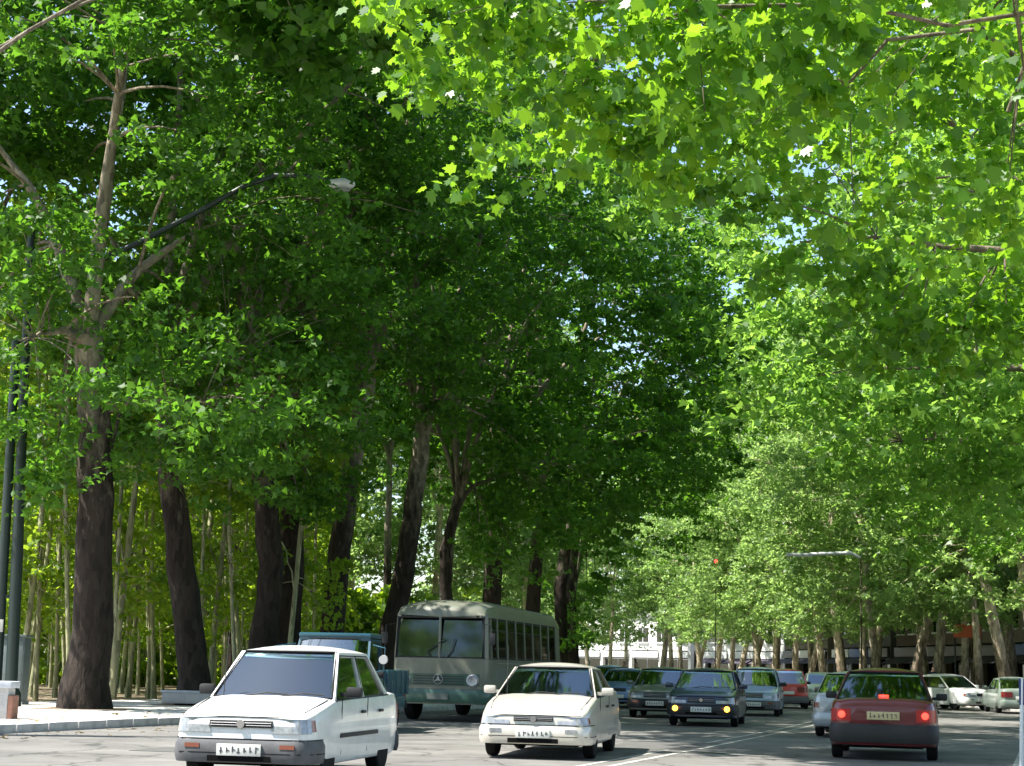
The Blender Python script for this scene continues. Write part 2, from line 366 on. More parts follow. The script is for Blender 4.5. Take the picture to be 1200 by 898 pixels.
# ---- row of big planes along the left pavement
left = [
 # x, y, trunk path, r0, crown ellipsoids, label
 (-9.9, 41.0, [(0, 0, 0), (.02, 0, 2.5), (-.05, 0, 5), (-.25, .1, 7.2), (-.5, .1, 9.0)], .50, [(-.5, 0, 14.5, 6.0, 5.5, 9.0), (1.0, -.5, 6.8, 4.8, 4, 2.2)], 'massive dark plane trunk standing alone on the sunlit pavement beside the twin poles'),
 (-8.35, 46.5, [(0, 0, 0), (-.35, 0, 3), (-.9, 0, 6), (-1.3, 0, 9)], .42, [(0, 0, 15, 6, 5.5, 9.5), (0, 0, 7.4, 4.5, 4, 2), (4.2, -3, 18.0, 4, 4.5, 3.2)], 'bare dark plane trunk leaning slightly away from the road, first after the pavement gap'),
 (-7.3, 50.0, [(0, 0, 0), (.3, 0, 2), (.45, 0, 4), (0, 0, 7), (-.3, 0, 10)], .42, [(0, 0, 16, 6, 5, 9), (.6, 0, 7.5, 4, 4, 2.3), (4.5, -2, 18.5, 4, 4.5, 3.4)], 'plane tree with a kinked dark trunk forking into three behind the white sedan'),
 (-6.75, 53.0, [(0, 0, 0), (.1, 0, 4), (-.1, .2, 8), (.25, 0, 12)], .42, [(0, 0, 17, 6, 5, 8.5)], 'plane tree with a pale straight upper trunk behind the blue pickup'),
 (-5.75, 56.5, [(0, 0, 0), (.1, 0, 4), (.5, 0, 8), (.9, .2, 11)], .42, [(0, 0, 17.5, 6.5, 5, 9.5)], 'thick dark plane trunk directly behind the pickup cab'),
 (-4.3, 60.0, [(0, 0, 0), (.3, 0, 2.4), (.75, 0, 5), (1.0, 0, 7.6), (1.15, 0, 9.4)], .42, [(1.5, 0, 18.5, 7, 5.5, 9.5), (4, -.5, 11, 3.5, 4, 3)], 'plane tree leaning over the bus with three pale spreading forks'),
 (-2.6, 64.5, [(0, 0, 0), (.35, 0, 3), (.2, 0, 5.5), (.7, 0, 7.5)], .27, [(1.5, 0, 17, 7, 5, 11), (2.5, 0, 8, 4, 4, 3.2)], 'slender pale plane tree rising just behind the bus roof'),
 (-.7, 70.5, [(0, 0, 0), (.1, 0, 5), (.1, 0, 10)], .42, [(2.2, 0, 17, 7.6, 6, 10.5), (4, 0, 10.5, 5, 5, 3.5)], 'broad dark plane trunk in deep shade behind the bus'),
 (1.0, 76.5, [(0, 0, 0), (.2, 0, 5), (.5, 0, 10)], .36, [(2.8, 0, 17, 7.6, 6, 10.5), (4.5, 0, 10.5, 5, 5, 3.2)], 'dark plane tree past the rear of the bus with boughs over the road'),
 (2.75, 83.0, [(0, 0, 0), (-.2, 0, 5), (.4, 0, 10)], .34, [(3, 0, 17.5, 8, 6.5, 10), (.6, 0, 6, 2.4, 4, 4)], 'plane tree at the kerb beyond the bus with foliage hanging low'),
 (3.6, 92.0, [(0, 0, 0), (-.2, 0, 5), (.2, 0, 10)], .36, [(2.5, 0, 17.5, 8, 6.5, 10.5), (-.3, 0, 5.5, 2.4, 3, 3.6)], 'last plane tree of the shaded row before the bright far bend'),
]
for i, (x, y, tp, r0, env, lab) in enumerate(left):
    big = i < 6
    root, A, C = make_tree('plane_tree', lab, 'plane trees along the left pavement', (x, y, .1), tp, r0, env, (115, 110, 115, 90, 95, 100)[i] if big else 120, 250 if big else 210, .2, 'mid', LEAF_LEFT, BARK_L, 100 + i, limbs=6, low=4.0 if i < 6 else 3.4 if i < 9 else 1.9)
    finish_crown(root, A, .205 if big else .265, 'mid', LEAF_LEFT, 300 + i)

# second row deeper on the left, only partly visible between the trunks
for i, (x, y) in enumerate([(-17.5, 45), (-30, 100), (-16.5, 50.5), (-12, 76), (-9.5, 86), (-7, 96), (-24, 96), (-3.5, 101)]):
    root, A, C = make_tree('plane_tree', ['tall plane tree deep in the grove behind the utility cabinet', 'tall plane tree deep in the grove behind the pavement gap', 'tall plane tree in the grove beyond the leaning dark trunk', 'tall plane tree in the grove behind the kinked trunk', 'tall plane tree in the grove behind the pickup', 'tall plane tree in the grove in line with the bus windscreen', 'tall plane tree in the grove at the edge beside the twin poles', 'tall plane tree in the grove far behind the bus'][i],
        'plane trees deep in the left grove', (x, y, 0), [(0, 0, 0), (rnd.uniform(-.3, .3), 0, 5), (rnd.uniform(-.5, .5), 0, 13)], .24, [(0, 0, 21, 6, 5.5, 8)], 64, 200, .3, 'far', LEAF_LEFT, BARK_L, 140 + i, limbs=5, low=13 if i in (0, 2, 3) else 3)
    finish_crown(root, A, .36, 'far', LEAF_LEFT, 340 + i)

# ---- thin sunlit saplings of the grove on the left (three shapes, copied)
protos = []
for i in range(3):
    lean = [(-.5), .25, -.15][i]
    root, A, C = make_tree('thin_tree', 'x', 'thin trees of the sunlit grove', (0, 0, 0), [(0, 0, 0), (lean * .5, 0, 2.5), (lean * 1.2, .1, 5.5), (lean * 1.5, .3, 9.0)], [.075, .095, .062][i], [(lean * 1.3, 0, 9.5, 2.0, 2.0, 3.6), (lean, 0, 5.0, 1.6, 1.6, 3.4)], 27, 95, .25, 'far', LEAF_WOOD, BARK_T, 170 + i, limbs=4, clr=.9, low=1.4, sides=8)
    finish_crown(root, A, .165, 'far', LEAF_WOOD, 370 + i); protos.append(root)
sap = []
rs = random.Random(21)
for row in range(8):
    y = 53 + row * 6.5
    for k in range(15):
        x = -.335 * y + k * (.225 * y / 14.5) + rs.uniform(-.5, .5)
        sap.append((x, y + rs.uniform(-2.5, 2.5)))
where = ['between the poles and the massive trunk', 'beside the massive trunk', 'between the massive trunk and the leaning one', 'behind the leaning trunk']
used = [False] * 3
for i, (x, y) in enumerate(sap):
    j = i % 3
    o = protos[j] if not used[j] else copy_tree(protos[j]); used[j] = True
    o.location = (x, y, -.02); o.rotation_euler = (0, 0, rs.uniform(-.6, .6)); s = rs.uniform(.85, 1.25); o.scale = (s, s, s * rs.uniform(.95, 1.2))
    px = x / y; zone = 0 if px < -.262 else 1 if px < -.235 else 2 if px < -.19 else 3
    o['label'] = ['thin leaning tree', 'thin straight tree', 'very slender tree'][j] + ' in the sunlit grove ' + where[zone]
    o['group'] = 'thin trees: ' + o['label']

# ---- leafy shrubs on the grove floor
sp_ = []
for i in range(2):
    root, A, C = make_tree('shrub', 'x', 'shrubs', (0, 0, 0), [(0, 0, 0), (.05, 0, .25), (.05, .02, .5)], .05, [(0, 0, 1.0, 1.7, 1.3, .95)], 16, 60, .2, 'far', LEAF_WOOD, BARK_T, 190 + i, limbs=4, clr=.6, cat='shrub', sides=6)
    finish_crown(root, A, .19, 'far', LEAF_WOOD, 390 + i); sp_.append(root)
for i in range(44):
    o = sp_[i] if i < 2 else copy_tree(sp_[i % 2])
    y = 84 + (i // 11) * 8 + rs.uniform(-3, 3); x = -.33 * y + (i % 11) * .33 * y / 10.5 + rs.uniform(-.8, .8)
    if x > lk(y) - 9.5: x = lk(y) - 9.5 - rs.uniform(0, 2)
    o.location = (x, y, -.02); o.rotation_euler = (0, 0, rs.uniform(0, 6)); k_ = rs.uniform(1.5, 2.6); o.scale = (k_, k_, k_ * 1.2)
    px = x / y; zone = 0 if px < -.262 else 1 if px < -.235 else 2 if px < -.19 else 3
    o['label'] = 'leafy sunlit shrub on the grove floor ' + where[zone]; o['group'] = o['label']

# ---- planes along the right side and round the far bend (three shapes, copied)
rp = []
for i in range(3):
    lx = [-.7, .35, -1.5][i]
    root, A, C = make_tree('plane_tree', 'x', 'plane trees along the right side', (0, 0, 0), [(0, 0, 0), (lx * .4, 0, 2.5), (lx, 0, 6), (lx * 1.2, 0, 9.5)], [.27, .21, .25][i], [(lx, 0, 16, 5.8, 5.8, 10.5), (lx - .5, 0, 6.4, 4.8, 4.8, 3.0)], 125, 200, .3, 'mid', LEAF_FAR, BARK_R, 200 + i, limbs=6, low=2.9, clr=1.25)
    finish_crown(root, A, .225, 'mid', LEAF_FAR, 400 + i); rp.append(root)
used = [False] * 3
rspots = []
def rx(y): return rk(y) + 1.6
y = 73.0; k = 0
while y < 166:
    rspots.append((rx(y) + rs.uniform(-.3, .3), y, 0)); y += rs.uniform(3.2, 4.6) * (1 + max(0, (y - 130)) / 160); k += 1
for y in np.arange(84, 152, 8.5): rspots.append((rx(y) + 6.0 + rs.uniform(-.8, .8), y + rs.uniform(-2, 2), 1))
for y in (106, 118, 132, 148): rspots.append((lk(y) - 2.0 - rs.uniform(0, 1), y, 2))
near_r = ['first plane trunk behind the parked silver car', 'plane trunk behind the parked grey-green sedan', 'pale plane trunk beside the orange sign', 'plane trunk with sun on its bark behind the white car', 'plane trunk behind the bonnet of the parked white car']
cnt = 0
for i, (x, y, rowi) in enumerate(rspots):
    j = (i * 2 + i // 3) % 3
    o = rp[j] if not used[j] else copy_tree(rp[j]); used[j] = True
    s = rs.uniform(.85, 1.12) * (1.12 if rowi == 1 else 1); o.location = (x, y, .1); o.rotation_euler = (0, 0, rs.choice([0, .4, -.4, 2.7, 3.4, .9])); o.scale = (s, s, s)
    if rowi == 0 and i < 5: lab = near_r[i] + ' on the right pavement'
    elif rowi == 0: lab = ['stout plane tree', 'straight plane tree', 'plane tree with a leaning trunk'][j] + (' in the sunlit right row before the bend' if y < 125 else ' in the distant row where the road bends')
    elif rowi == 1: lab = ['stout plane tree', 'straight plane tree', 'plane tree with a leaning trunk'][j] + ' standing behind the right row near the shopfronts'
    else: lab = ['stout plane tree', 'straight plane tree', 'plane tree with a leaning trunk'][j] + ' on the far left kerb past the shaded row'
    o['label'] = lab; o['group'] = lab

# ---- nearer trees on the right whose boughs hang over the road (stems outside the frame)
over = [
 (14.5, 30.5, [(0, 0, 0), (-.2, 0, 4), (-.8, 0, 8)], .5, [(-4.8, 0, 11.5, 7.4, 5.0, 5.4), (-2.5, 0, 8, 4.5, 4.5, 3)], 92, 250, .19, 'plane tree over the right lane whose boughs hang above the dark red sedan', 5.6),
 (18.0, 44.0, [(0, 0, 0), (-.2, 0, 4), (-.8, 0, 9)], .5, [(-6.6, 0, 14.5, 8.8, 6, 9), (-4, 0, 8.5, 5.5, 5, 3.5)], 190, 210, .235, 'plane tree with bright boughs above the empty right lane', 4.9),
 (21.0, 56.5, [(0, 0, 0), (-.2, 0, 4), (-.8, 0, 9)], .5, [(-5.5, 0, 15.5, 8.5, 6, 11), (-3.5, 0, 8, 5.5, 5, 3)], 150, 200, .25, 'plane tree with bright boughs in front of the parked cars', 4.9),
 (23.2, 66.5, [(0, 0, 0), (-.2, 0, 4), (-.8, 0, 9)], .5, [(-2.0, 0, 16, 7, 6, 12), (-1.5, 0, 7.5, 4, 5, 3)], 110, 190, .26, 'plane tree hanging low over the roofs of the parked cars', 4.6)]
for i, (x, y, tp, r0, env, nc, per, ls, lab, low) in enumerate(over):
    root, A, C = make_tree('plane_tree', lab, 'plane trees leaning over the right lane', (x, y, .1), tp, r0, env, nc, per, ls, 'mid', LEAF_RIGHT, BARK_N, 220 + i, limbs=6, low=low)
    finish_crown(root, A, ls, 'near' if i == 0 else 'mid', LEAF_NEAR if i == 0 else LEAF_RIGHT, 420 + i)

# the closest bough: separate leaves can be told apart
def keep_near(q):
    X, Y, Z = q[0] + 10.5, q[1] + 16.5, q[2]
    lim = 6.75 if X < .4 else 6.75 - (X - .4) * .6
    return Z > max(5.2, lim) + (Y - 16.5) * .17 and X > -1.9 + max(0, Y - 18) * .06
root, A, C = make_tree('plane_tree', 'nearest plane tree, its large backlit leaves drooping into view over the road', 'plane trees leaning over the right lane', (10.5, 16.5, .1), [(0, 0, 0), (-.2, 0, 4), (-.8, .2, 7.5)], .5,
    [(-5.0, 1.5, 8.4, 7.0, 4.8, 2.6), (-7.5, .5, 8.2, 4.6, 3.0, 1.8), (-9.9, .6, 8.0, 2.4, 2.4, 1.5)], 92, 225, .2, 'near', LEAF_NEAR, BARK_N, 250, limbs=7, clr=.95, keep=keep_near, limbw=.085, wig=.24)
ok = np.array([keep_near(a + np.array([0, 0, .75])) for a in A]); A = A[ok]
# the 300 leaves that show largest become parts of their own
Aw = A + np.array([10.5, 16.5, .1]); py = (Aw[:, 2] - CAM_H) / Aw[:, 1]; pxx = Aw[:, 0] / Aw[:, 1]
vis = np.where((py < .385) & (pxx > -.1) & (pxx < .28))[0]; vis = vis[np.argsort(Aw[vis, 1])][:300]
rest = np.setdiff1d(np.arange(len(A)), vis)
me_ = leaf_mesh('crown', A[rest], .145, 'near', 450, LEAF_NEAR, .30, .7); tag(raw_obj('crown', me_, root), kind='stuff')
lm = [leaf_mesh('leaf', np.zeros((1, 3)), .16, 'near', 900 + i, LEAF_NEAR, .30, .7) for i in range(12)]
for i, vi in enumerate(vis):
    o = raw_obj('leaf', lm[i % 12], root); o.location = A[vi]; o.rotation_euler = (rs.uniform(-.3, .3), rs.uniform(-.3, .3), rs.uniform(0, 6.28))

# tree added past the left edge, its high crown shaped to shade the road
root, A, C = make_tree('plane_tree', 'plane tree added beside the low concrete parapet, its high bough shaped to shade the road', 'plane trees along the left pavement', (-12.3, 28.6, .1), [(0, 0, 0), (.1, 0, 4), (.3, 0, 9)], .42, [(9.5, -2.6, 17.5, 4.5, 3.0, 2.8), (9.5, 3, 17.0, 5, 3.6, 2.6), (8.5, 9, 17.5, 5, 3.5, 2.6)], 130, 240, .3, 'mid', LEAF_LEFT, BARK_L, 260, limbs=4, limbw=.13)
finish_crown(root, A, .3, 'far', LEAF_LEFT, 460)

# ------------------------------------------------------------------ vehicles
class Plan:
    """plan outline of one end of a vehicle: s = signed arc length from the middle of the end"""
    def __init__(s, wfun, L, front=True):
        pts = []
        for t in [.0, .02, .05, .09, .14, .2, .3, .45, .6, .8, 1.0, 1.3]:
            pts.append((wfun(t if front else L - t), -L / 2 + t if front else L / 2 - t))
        ys = pts[0][1]; half = [(0.0, ys), (pts[0][0] * .5, ys)] + pts
        s.half = half; s.arc = [0]
        for a, b in zip(half, half[1:]): s.arc.append(s.arc[-1] + math.hypot(b[0] - a[0], b[1] - a[1]))
        s.sg = -1 if front else 1
    def at(s, q):
        a = abs(q); sg = 1 if q >= 0 else -1
        for i in range(len(s.arc) - 1):
            if a <= s.arc[i + 1] or i == len(s.arc) - 2:
                t = (a - s.arc[i]) / (s.arc[i + 1] - s.arc[i] + 1e-9); p, r = s.half[i], s.half[i + 1]
                x, y = p[0] + (r[0] - p[0]) * t, p[1] + (r[1] - p[1]) * t
                dx, dy = r[0] - p[0], r[1] - p[1]; l = math.hypot(dx, dy) + 1e-9
                nx, ny = (abs(dy) / l, s.sg * abs(dx) / l); return (x * sg, y), (nx * sg, ny)
    def wrap(s, g, z0, z1, s0, s1, o0, o1, dep=.05, n=10, m=0, zmid=None):
        """patch over the end between heights z0,z1 and arcs s0,s1, standing o0/o1 proud, dep thick"""
        zs = [(z0, o0), (z1, o1)] if zmid is None else [(z0, o0 - zmid * .6), (z0 + (z1 - z0) * .25, o0), (z0 + (z1 - z0) * .75, o1), (z1, o1 - zmid)]
        V = []; k = len(zs)
        for layer in (0, 1):
            for (z, o) in zs:
                for i in range(n + 1):
                    p, nn = s.at(s0 + (s1 - s0) * i / n); oo = o - dep * layer
                    V.append((p[0] + nn[0] * oo, p[1] + nn[1] * oo, z))
        r = n + 1; F = []
        for layer in (0, 1):
            b = layer * k * r
            for j in range(k - 1):
                for i in range(n): F.append((b + j * r + i, b + j * r + i + 1, b + (j + 1) * r + i + 1, b + (j + 1) * r + i))
        ring = [i for i in range(r)] + [j * r + n for j in range(1, k)] + [(k - 1) * r + i for i in range(n - 1, -1, -1)] + [j * r for j in range(k - 2, 0, -1)]
        F += [(ring[i], ring[(i + 1) % len(ring)], ring[(i + 1) % len(ring)] + k * r, ring[i] + k * r) for i in range(len(ring))]
        g.add(V, F, m); return g

def wheel_into(root, x, y, r, side, wid=.17, rim=STEEL):
    g = G(); c = wid / 2
    g.lathe([(-c, r * .62), (-c, r * .9), (-c * .8, r * .98), (0, r), (c * .8, r * .98), (c, r * .9), (c, r * .62)], 24, 'X')
    w_ = empty('wheel', (x, y, r)); w_.parent = root
    g.build('tyre', RUB, w_, 35)
    g = G(); e = c * .75 * side
    g.lathe([(-e, r * .6), (e * .9, r * .63), (e, r * .58), (e * .75, r * .5), (e * .72, r * .3), (e * 1.0, r * .22), (e * 1.02, .01)], 20, 'X')
    g.build('rim', rim, w_, 35)
    return w_

def crom(pts, n):
    out = []
    for i in range(len(pts) - 1):
        p0, p1, p2, p3 = pts[max(i - 1, 0)], pts[i], pts[i + 1], pts[min(i + 2, len(pts) - 1)]
        for k in range(n):
            t = k / n
            out.append(tuple(.5 * (2 * b + (c - a) * t + (2 * a - 5 * b + 4 * c - d) * t * t + (3 * b - a - 3 * c + d) * t ** 3) for a, b, c, d in zip(p0, p1, p2, p3)))
    return out + [pts[-1]]
def soft(tab, t, h=.05): return (lerp_table(tab, t - h) + 2 * lerp_table(tab, t) + lerp_table(tab, t + h)) / 4
def loft(stations, L, W, levels, mats, cabin=None):
    """stations: list of (t, w, zb, zt, crown)"""
    V = []; F = []; M = []; n = None
    for (t, w, zb, zt, cr) in stations:
        h = zt - zb; half = [(.0, zb), (.86 * w, zb), (.975 * w, zb + .05)] + [(f * w, zb + k * h) for f, k in levels] + [(.955 * w, zt - .05), (.90 * w, zt - .012), (.60 * w, zt + cr * .75), (0, zt + cr)]
        half = crom(half, 3)
        ring = [(x, z) for x, z in half] + [(-x, z) for x, z in half[-2:0:-1]]
        n = len(ring); V += [(x, -L / 2 + t, z) for x, z in ring]
    nh = len(half)
    for i in range(len(stations) - 1):
        tm = (stations[i][0] + stations[i + 1][0]) / 2
        for j in range(n):
            F.append((i * n + j, i * n + (j + 1) % n, (i + 1) * n + (j + 1) % n, (i + 1) * n + j))
            topf = nh - 9 <= j <= nh + 6
            M.append(1 if (cabin and cabin[0] < tm < cabin[1] and topf) else 0)
    F += [tuple(range(n))[::-1], tuple((len(stations) - 1) * n + j for j in range(n))]; M += [0, 0]
    return V, F, M

def car(name, label, loc, yaw, paint, L, W, H, top, wf, axles, r, belt, cowl, hf, hr, cb, wroof=.80, bumper=None, kind='sedan', grille=None, head=None, tail=None,
        lit_front=False, lit_rear=False, plate=PLATE, group=None, rim=STEEL, clr=.19, simple=False, cat='car', glass=GLASS, bump_z=(.30, .52), tailz=(.62, .82), strip_z=None, bpillars=None, mirror=None, cap=None, emblem=False, headz=(.55, .70), driver=False, wiper=True, rearplate_z=.6):
    """local axes: nose at -y; top = table (t from nose, height of the painted top); cowl/hf/hr/cb = t of windscreen foot, roof front, roof rear, rear-window foot"""
    root = empty(name, loc, yaw); tag(root, label, cat, group)
    ts = sorted(set([0, .02, .05, .1, .16, .25, .4, .6, .85, L - .85, L - .6, L - .4, L - .25, L - .16, L - .1, L - .05, L - .02, L] + [round(x, 3) for x, _ in top] + [round(.3 + (L - .6) * i / 24, 3) for i in range(25)]))
    wfun = lambda t: lerp_table(wf, t) * W / 2
    zb = lambda t: clr + .05 * max(0, 1 - min(t, L - t) / .5)
    st = [(t, wfun(t), zb(t), soft(top, t) if .12 < t < L - .12 else lerp_table(top, t), .03) for t in ts]
    V, F, M = loft(st, L, W, [(1.0, .38), (1.0, .55), (.985, .78)], None, (cowl + .02, cb - .02))
    body = mesh_obj('body', V, F, None, root, None, [paint, INTER, WELL], M)
    # wheel wells
    cut = G()
    for a in axles:
        for sgn in (-1, 1): cut.lathe([(sgn * (W / 2 - .34), r + .055), (sgn * (W / 2 + .2), r + .055)], 28, 'X', (0, -L / 2 + a, r))
    co = cut.build('cutter', WELL)
    bo = body.modifiers.new('b', 'BOOLEAN'); bo.operation = 'DIFFERENCE'; bo.object = co; bo.solver = 'EXACT'
    dg = bpy.context.evaluated_depsgraph_get(); me = bpy.data.meshes.new_from_object(body.evaluated_get(dg)); body.modifiers.clear(); body.data = me
    bpy.data.objects.remove(co)
    while len(me.materials) < 3: me.materials.append(WELL)
    for p in me.polygons:
        c = p.center
        for a in axles:
            if math.hypot(c.y + L / 2 - a, c.z - r) < r + .06 and W / 2 - .36 < abs(c.x) < W / 2 + .01 and (abs(p.normal.x) < .3 or abs(c.x) < W / 2 - .3): p.material_index = 2
    me.polygons.foreach_set('use_smooth', [True] * len(me.polygons)); me.set_sharp_from_angle(angle=R(55))
    for a in axles:
        for sgn in (-1, 1): wheel_into(root, sgn * (W / 2 - .10), -L / 2 + a, r, sgn, rim=rim)
    g = G(); g.box((0, 0, .23), (W * .72, L * .82, .1)); g.build('underbody', WELL, root)
    PF, PR = Plan(wfun, L, True), Plan(wfun, L, False)
    Y = lambda t: -L / 2 + t
    # ---- greenhouse
    wb = .915 * W / 2; wr = wroof * W / 2; zr = H - .065; z0 = belt - .02
    bx = lambda z: wb + (wr - wb) * (z - belt) / (zr - belt)
    def SP(t, z, inn=0): return lambda sgn: (sgn * (bx(z) - inn), Y(t), z)
    g = G()
    def roof(u, v):
        uu, vv = 2 * u - 1, v; t = hf + (hr - hf) * vv
        return (uu * (wr + .012), Y(t) - (.05 * (1 - uu * uu) if vv < .01 else 0) * (1), zr + .075 * (1 - abs(uu) ** 2.4) * (1 - abs(2 * vv - 1) ** 4 * .6) - .012 * (abs(uu) > .99))
    g.grid(roof, 18, 12, thick=(0, 0, -.05)); g.build('roof', paint, root, 50)
    pw = .055
    def tl(z, a, b): return a + (b - a) * (z - belt) / (zr - belt)
    zt_ = zr - .005
    for sgn in (-1, 1):
        off = (-sgn * .045, 0, 0)
        def pil(nm, ta0, ta1, tb0, tb1, m=paint):
            q = G(); q.poly([(sgn * (bx(z0) + .004), Y(ta0), z0), (sgn * (bx(z0) + .004), Y(ta1), z0), (sgn * (bx(zt_) + .004), Y(tb1), zt_), (sgn * (bx(zt_) + .004), Y(tb0), zt_)], off); return q.build(nm, m, root)
        pil('pillar', cowl - .02, cowl + .05, hf - .02, hf + .04)
        if kind == 'pickup':
            pil('pillar', cb - .16, cb, hr - .10, hr)
        else:
            pil('pillar', cb - .14 if kind != 'hatch' else cb - .20, cb + .04, hr - .09 if kind != 'hatch' else hr - .28, hr + .02)
        bp = bpillars or [(hf + hr) / 2 + .03]
        for b in bp: pil('pillar', b - .04, b + .04, b - .035, b + .035, DARK if simple else paint)
        zs = zr - .055; tA = lambda z: tl(z, cowl + .06, hf + .05); tC = lambda z: tl(z, cb - .14, hr - .09)
        q = G(); q.poly([(sgn * (bx(zs) + .006), Y(tA(zs)), zs), (sgn * (bx(zs) + .006), Y(tC(zs)), zs), (sgn * (bx(zt_) + .006), Y(tC(zt_)), zt_), (sgn * (bx(zt_) + .006), Y(tA(zt_)), zt_)], off); q.build('roof_rail', paint, root)
        edges = [lambda z: tA(z)] + [(lambda z, b=b: b) for b in bp] + [lambda z: tC(z)]
        for ea, eb in zip(edges, edges[1:]):
            a0, a1, b0, b1 = ea(belt) + .045, eb(belt) - .045, ea(zs) + .04, eb(zs) - .04
            if b1 - b0 < .08: b1 = b0 + .05
            q = G(); q.poly([(sgn * (bx(belt) - .018), Y(a0 - .05), belt - .01), (sgn * (bx(belt) - .018), Y(a1 + .05), belt - .01), (sgn * (bx(zs) - .018), Y(b1 + .05), zs + .01), (sgn * (bx(zs) - .018), Y(b0 - .05), zs + .01)], (-sgn * .006, 0, 0)); swo = q.build('side_window', glass, root)
            if not simple:
                pp_ = q.v[:4]; pp_ = [(p[0] + sgn * .014, p[1], p[2]) for p in pp_]
                q = G()
                for e_ in range(4): q.tube([pp_[e_], pp_[(e_ + 1) % 4]], .012, 5)
                q.build('seal', RUB, swo)
    zw = lerp_table(top, cowl) + .0
    def ws(u, v):
        uu = 2 * u - 1; z = zw + (zr - .01 - zw) * v; t = cowl + (hf - cowl) * v
        return (uu * (bx(max(z, belt)) - .03), Y(t) - .07 * (1 - uu * uu), z)
    g = G(); g.grid(ws, 10, 6, thick=(0, .006, 0)); wso = g.build('windscreen', glass, root, 60)
    if not simple:
        g = G(); pth = [ws(i / 10, 0) for i in range(11)] + [ws(1, j / 6) for j in range(1, 7)] + [ws(i / 10, 1) for i in range(9, -1, -1)] + [ws(0, j / 6) for j in range(5, -1, -1)]
        g.tube([(p[0], p[1] - .004, p[2] + .004) for p in pth], .013, 6, cap=False); g.build('seal', RUB, wso)
    zq = lerp_table(top, cb) if kind != 'pickup' else belt
    def rw(u, v):
        uu = 2 * u - 1; z = zq + (zr - .01 - zq) * v; t = cb + (hr - cb) * v
        return (uu * (bx(max(z, belt)) - .03), Y(t) + .05 * (1 - uu * uu), z)
    g = G(); g.grid(rw, 10, 6, thick=(0, -.006, 0)); rwo = g.build('rear_window', glass, root, 60)
    if not simple:
        g = G(); pth = [rw(i / 10, 0) for i in range(11)] + [rw(1, j / 6) for j in range(1, 7)] + [rw(i / 10, 1) for i in range(9, -1, -1)] + [rw(0, j / 6) for j in range(5, -1, -1)]
        g.tube([(p[0], p[1] + .004, p[2] + .004) for p in pth], .013, 6, cap=False); g.build('seal', RUB, rwo)
        if kind == 'hatch':
            g = G(); g.box((0, L / 2 + .006, rearplate_z + .10), (.62, .035, .035), bev=.01); g.build('tailgate_handle', DARK, root, 40)
            g = G(); g.box((0, L / 2 + .001, rearplate_z - .09), (1.18, .008, .008)); g.build('tailgate_seam', WELL, root)
            g = G(); g.tube([(.12, Y(cb) + .06, zq + .02), (-.08, Y(cb) + .04, zq + .08), (-.30, Y(cb) + .02, zq + .10)], .009, 5); g.build('rear_wiper', DARK, root)
    # ---- interior
    for sx in (-1, 1):
        q = G(); q.box((sx * W * .21, Y(cowl + 1.02), belt + .06), (.42, .12, .34), bev=.04); q.box((sx * W * .21, Y(cowl + 1.05), belt + .30), (.2, .08, .14), bev=.03); q.build('seat', SEAT, root, 40)
    if kind != 'pickup' and not simple:
        q = G(); q.box((0, Y(cb - .45), belt + .02), (W * .72, .12, .24), bev=.04); q.build('rear_seat', SEAT, root, 40)
    q = G(); pts = [(W * .21 + .16 * math.cos(a), Y(cowl + .42) - .05 * math.sin(a), belt + .02 + .15 * math.sin(a)) for a in [i * math.pi / 8 for i in range(17)]]
    q.tube(pts, .013, 6, cap=False); q.build('steering_wheel', DARK, root)
    # ---- ends
    bz0, bz1 = bump_z; bm_, bdep = (bumper or (paint, .03))
    full = min(wfun(.3) + axles[0] - r - .10, PF.arc[-3])
    q = PF.wrap(G(), bz0, bz1, -full, full, .035, .035, .06, 26, zmid=.03); fb = q.build('front_bumper', bm_, root, 50)
    fr_ = wfun(.3) + .16; q = PR.wrap(G(), bz0, bz1, -fr_, fr_, .035, .035, .06, 26, zmid=.03); rb = q.build('rear_bumper', bm_, root, 50)
    w0 = wfun(.02); zq_l = lerp_table(top, cb)
    hz0, hz1 = headz
    hs = head or (w0 * .50, w0 * 1.0 + .13, .10)
    for sgn in (-1, 1):
        q = PF.wrap(G(), hz0, hz1, sgn * hs[0], sgn * hs[1], .012, -.012, .05, 8); hl = q.build('headlight', LAMPG, root, 50)
        p, nn = PF.at(sgn * (hs[0] * .6 + hs[1] * .4)); q = G(); rr_ = (hz1 - hz0) * .34; q.lathe([(-.002, rr_ * .4), (-.006, rr_), (.02, rr_)], 14, 'Y', (p[0], p[1] + nn[1] * .004 + .012, (hz0 + hz1) / 2)); q.build('reflector', STEEL, hl, 40)
        q = PF.wrap(G(), hz0 + .02, hz1 - .012, sgn * hs[1] , sgn * (hs[1] + hs[2]), .010, -.010, .05, 4); q.build('turn_signal', AMBER, root, 50)
        if lit_front:
            p, nn = PF.at(sgn * w0 * .86); q = G(); q.lathe([(-.055, .02), (-.055, .05), (-.03, .068), (0, .07)], 16, 'Y', (p[0], p[1] - .02, bz0 + (bz1 - bz0) * .62)); q.build('fog_light', AMBLIT, root, 50)
        t0, t1 = tailz; ts_ = tail or (w0 * .52, w0 + .12)
        q = PR.wrap(G(), t0, t1, sgn * ts_[0], sgn * ts_[1], .014, .010, .05, 8); tlo = q.build('tail_light', REDSOFT if lit_rear else REDL, root, 50)
        if lit_rear and sgn > 0:
            q = G(); q.box((0, Y(cb) - .06, zq_l + .05), (.16, .03, .045), bev=.008); q.build('high_brake_light', REDLIT, root, 40)
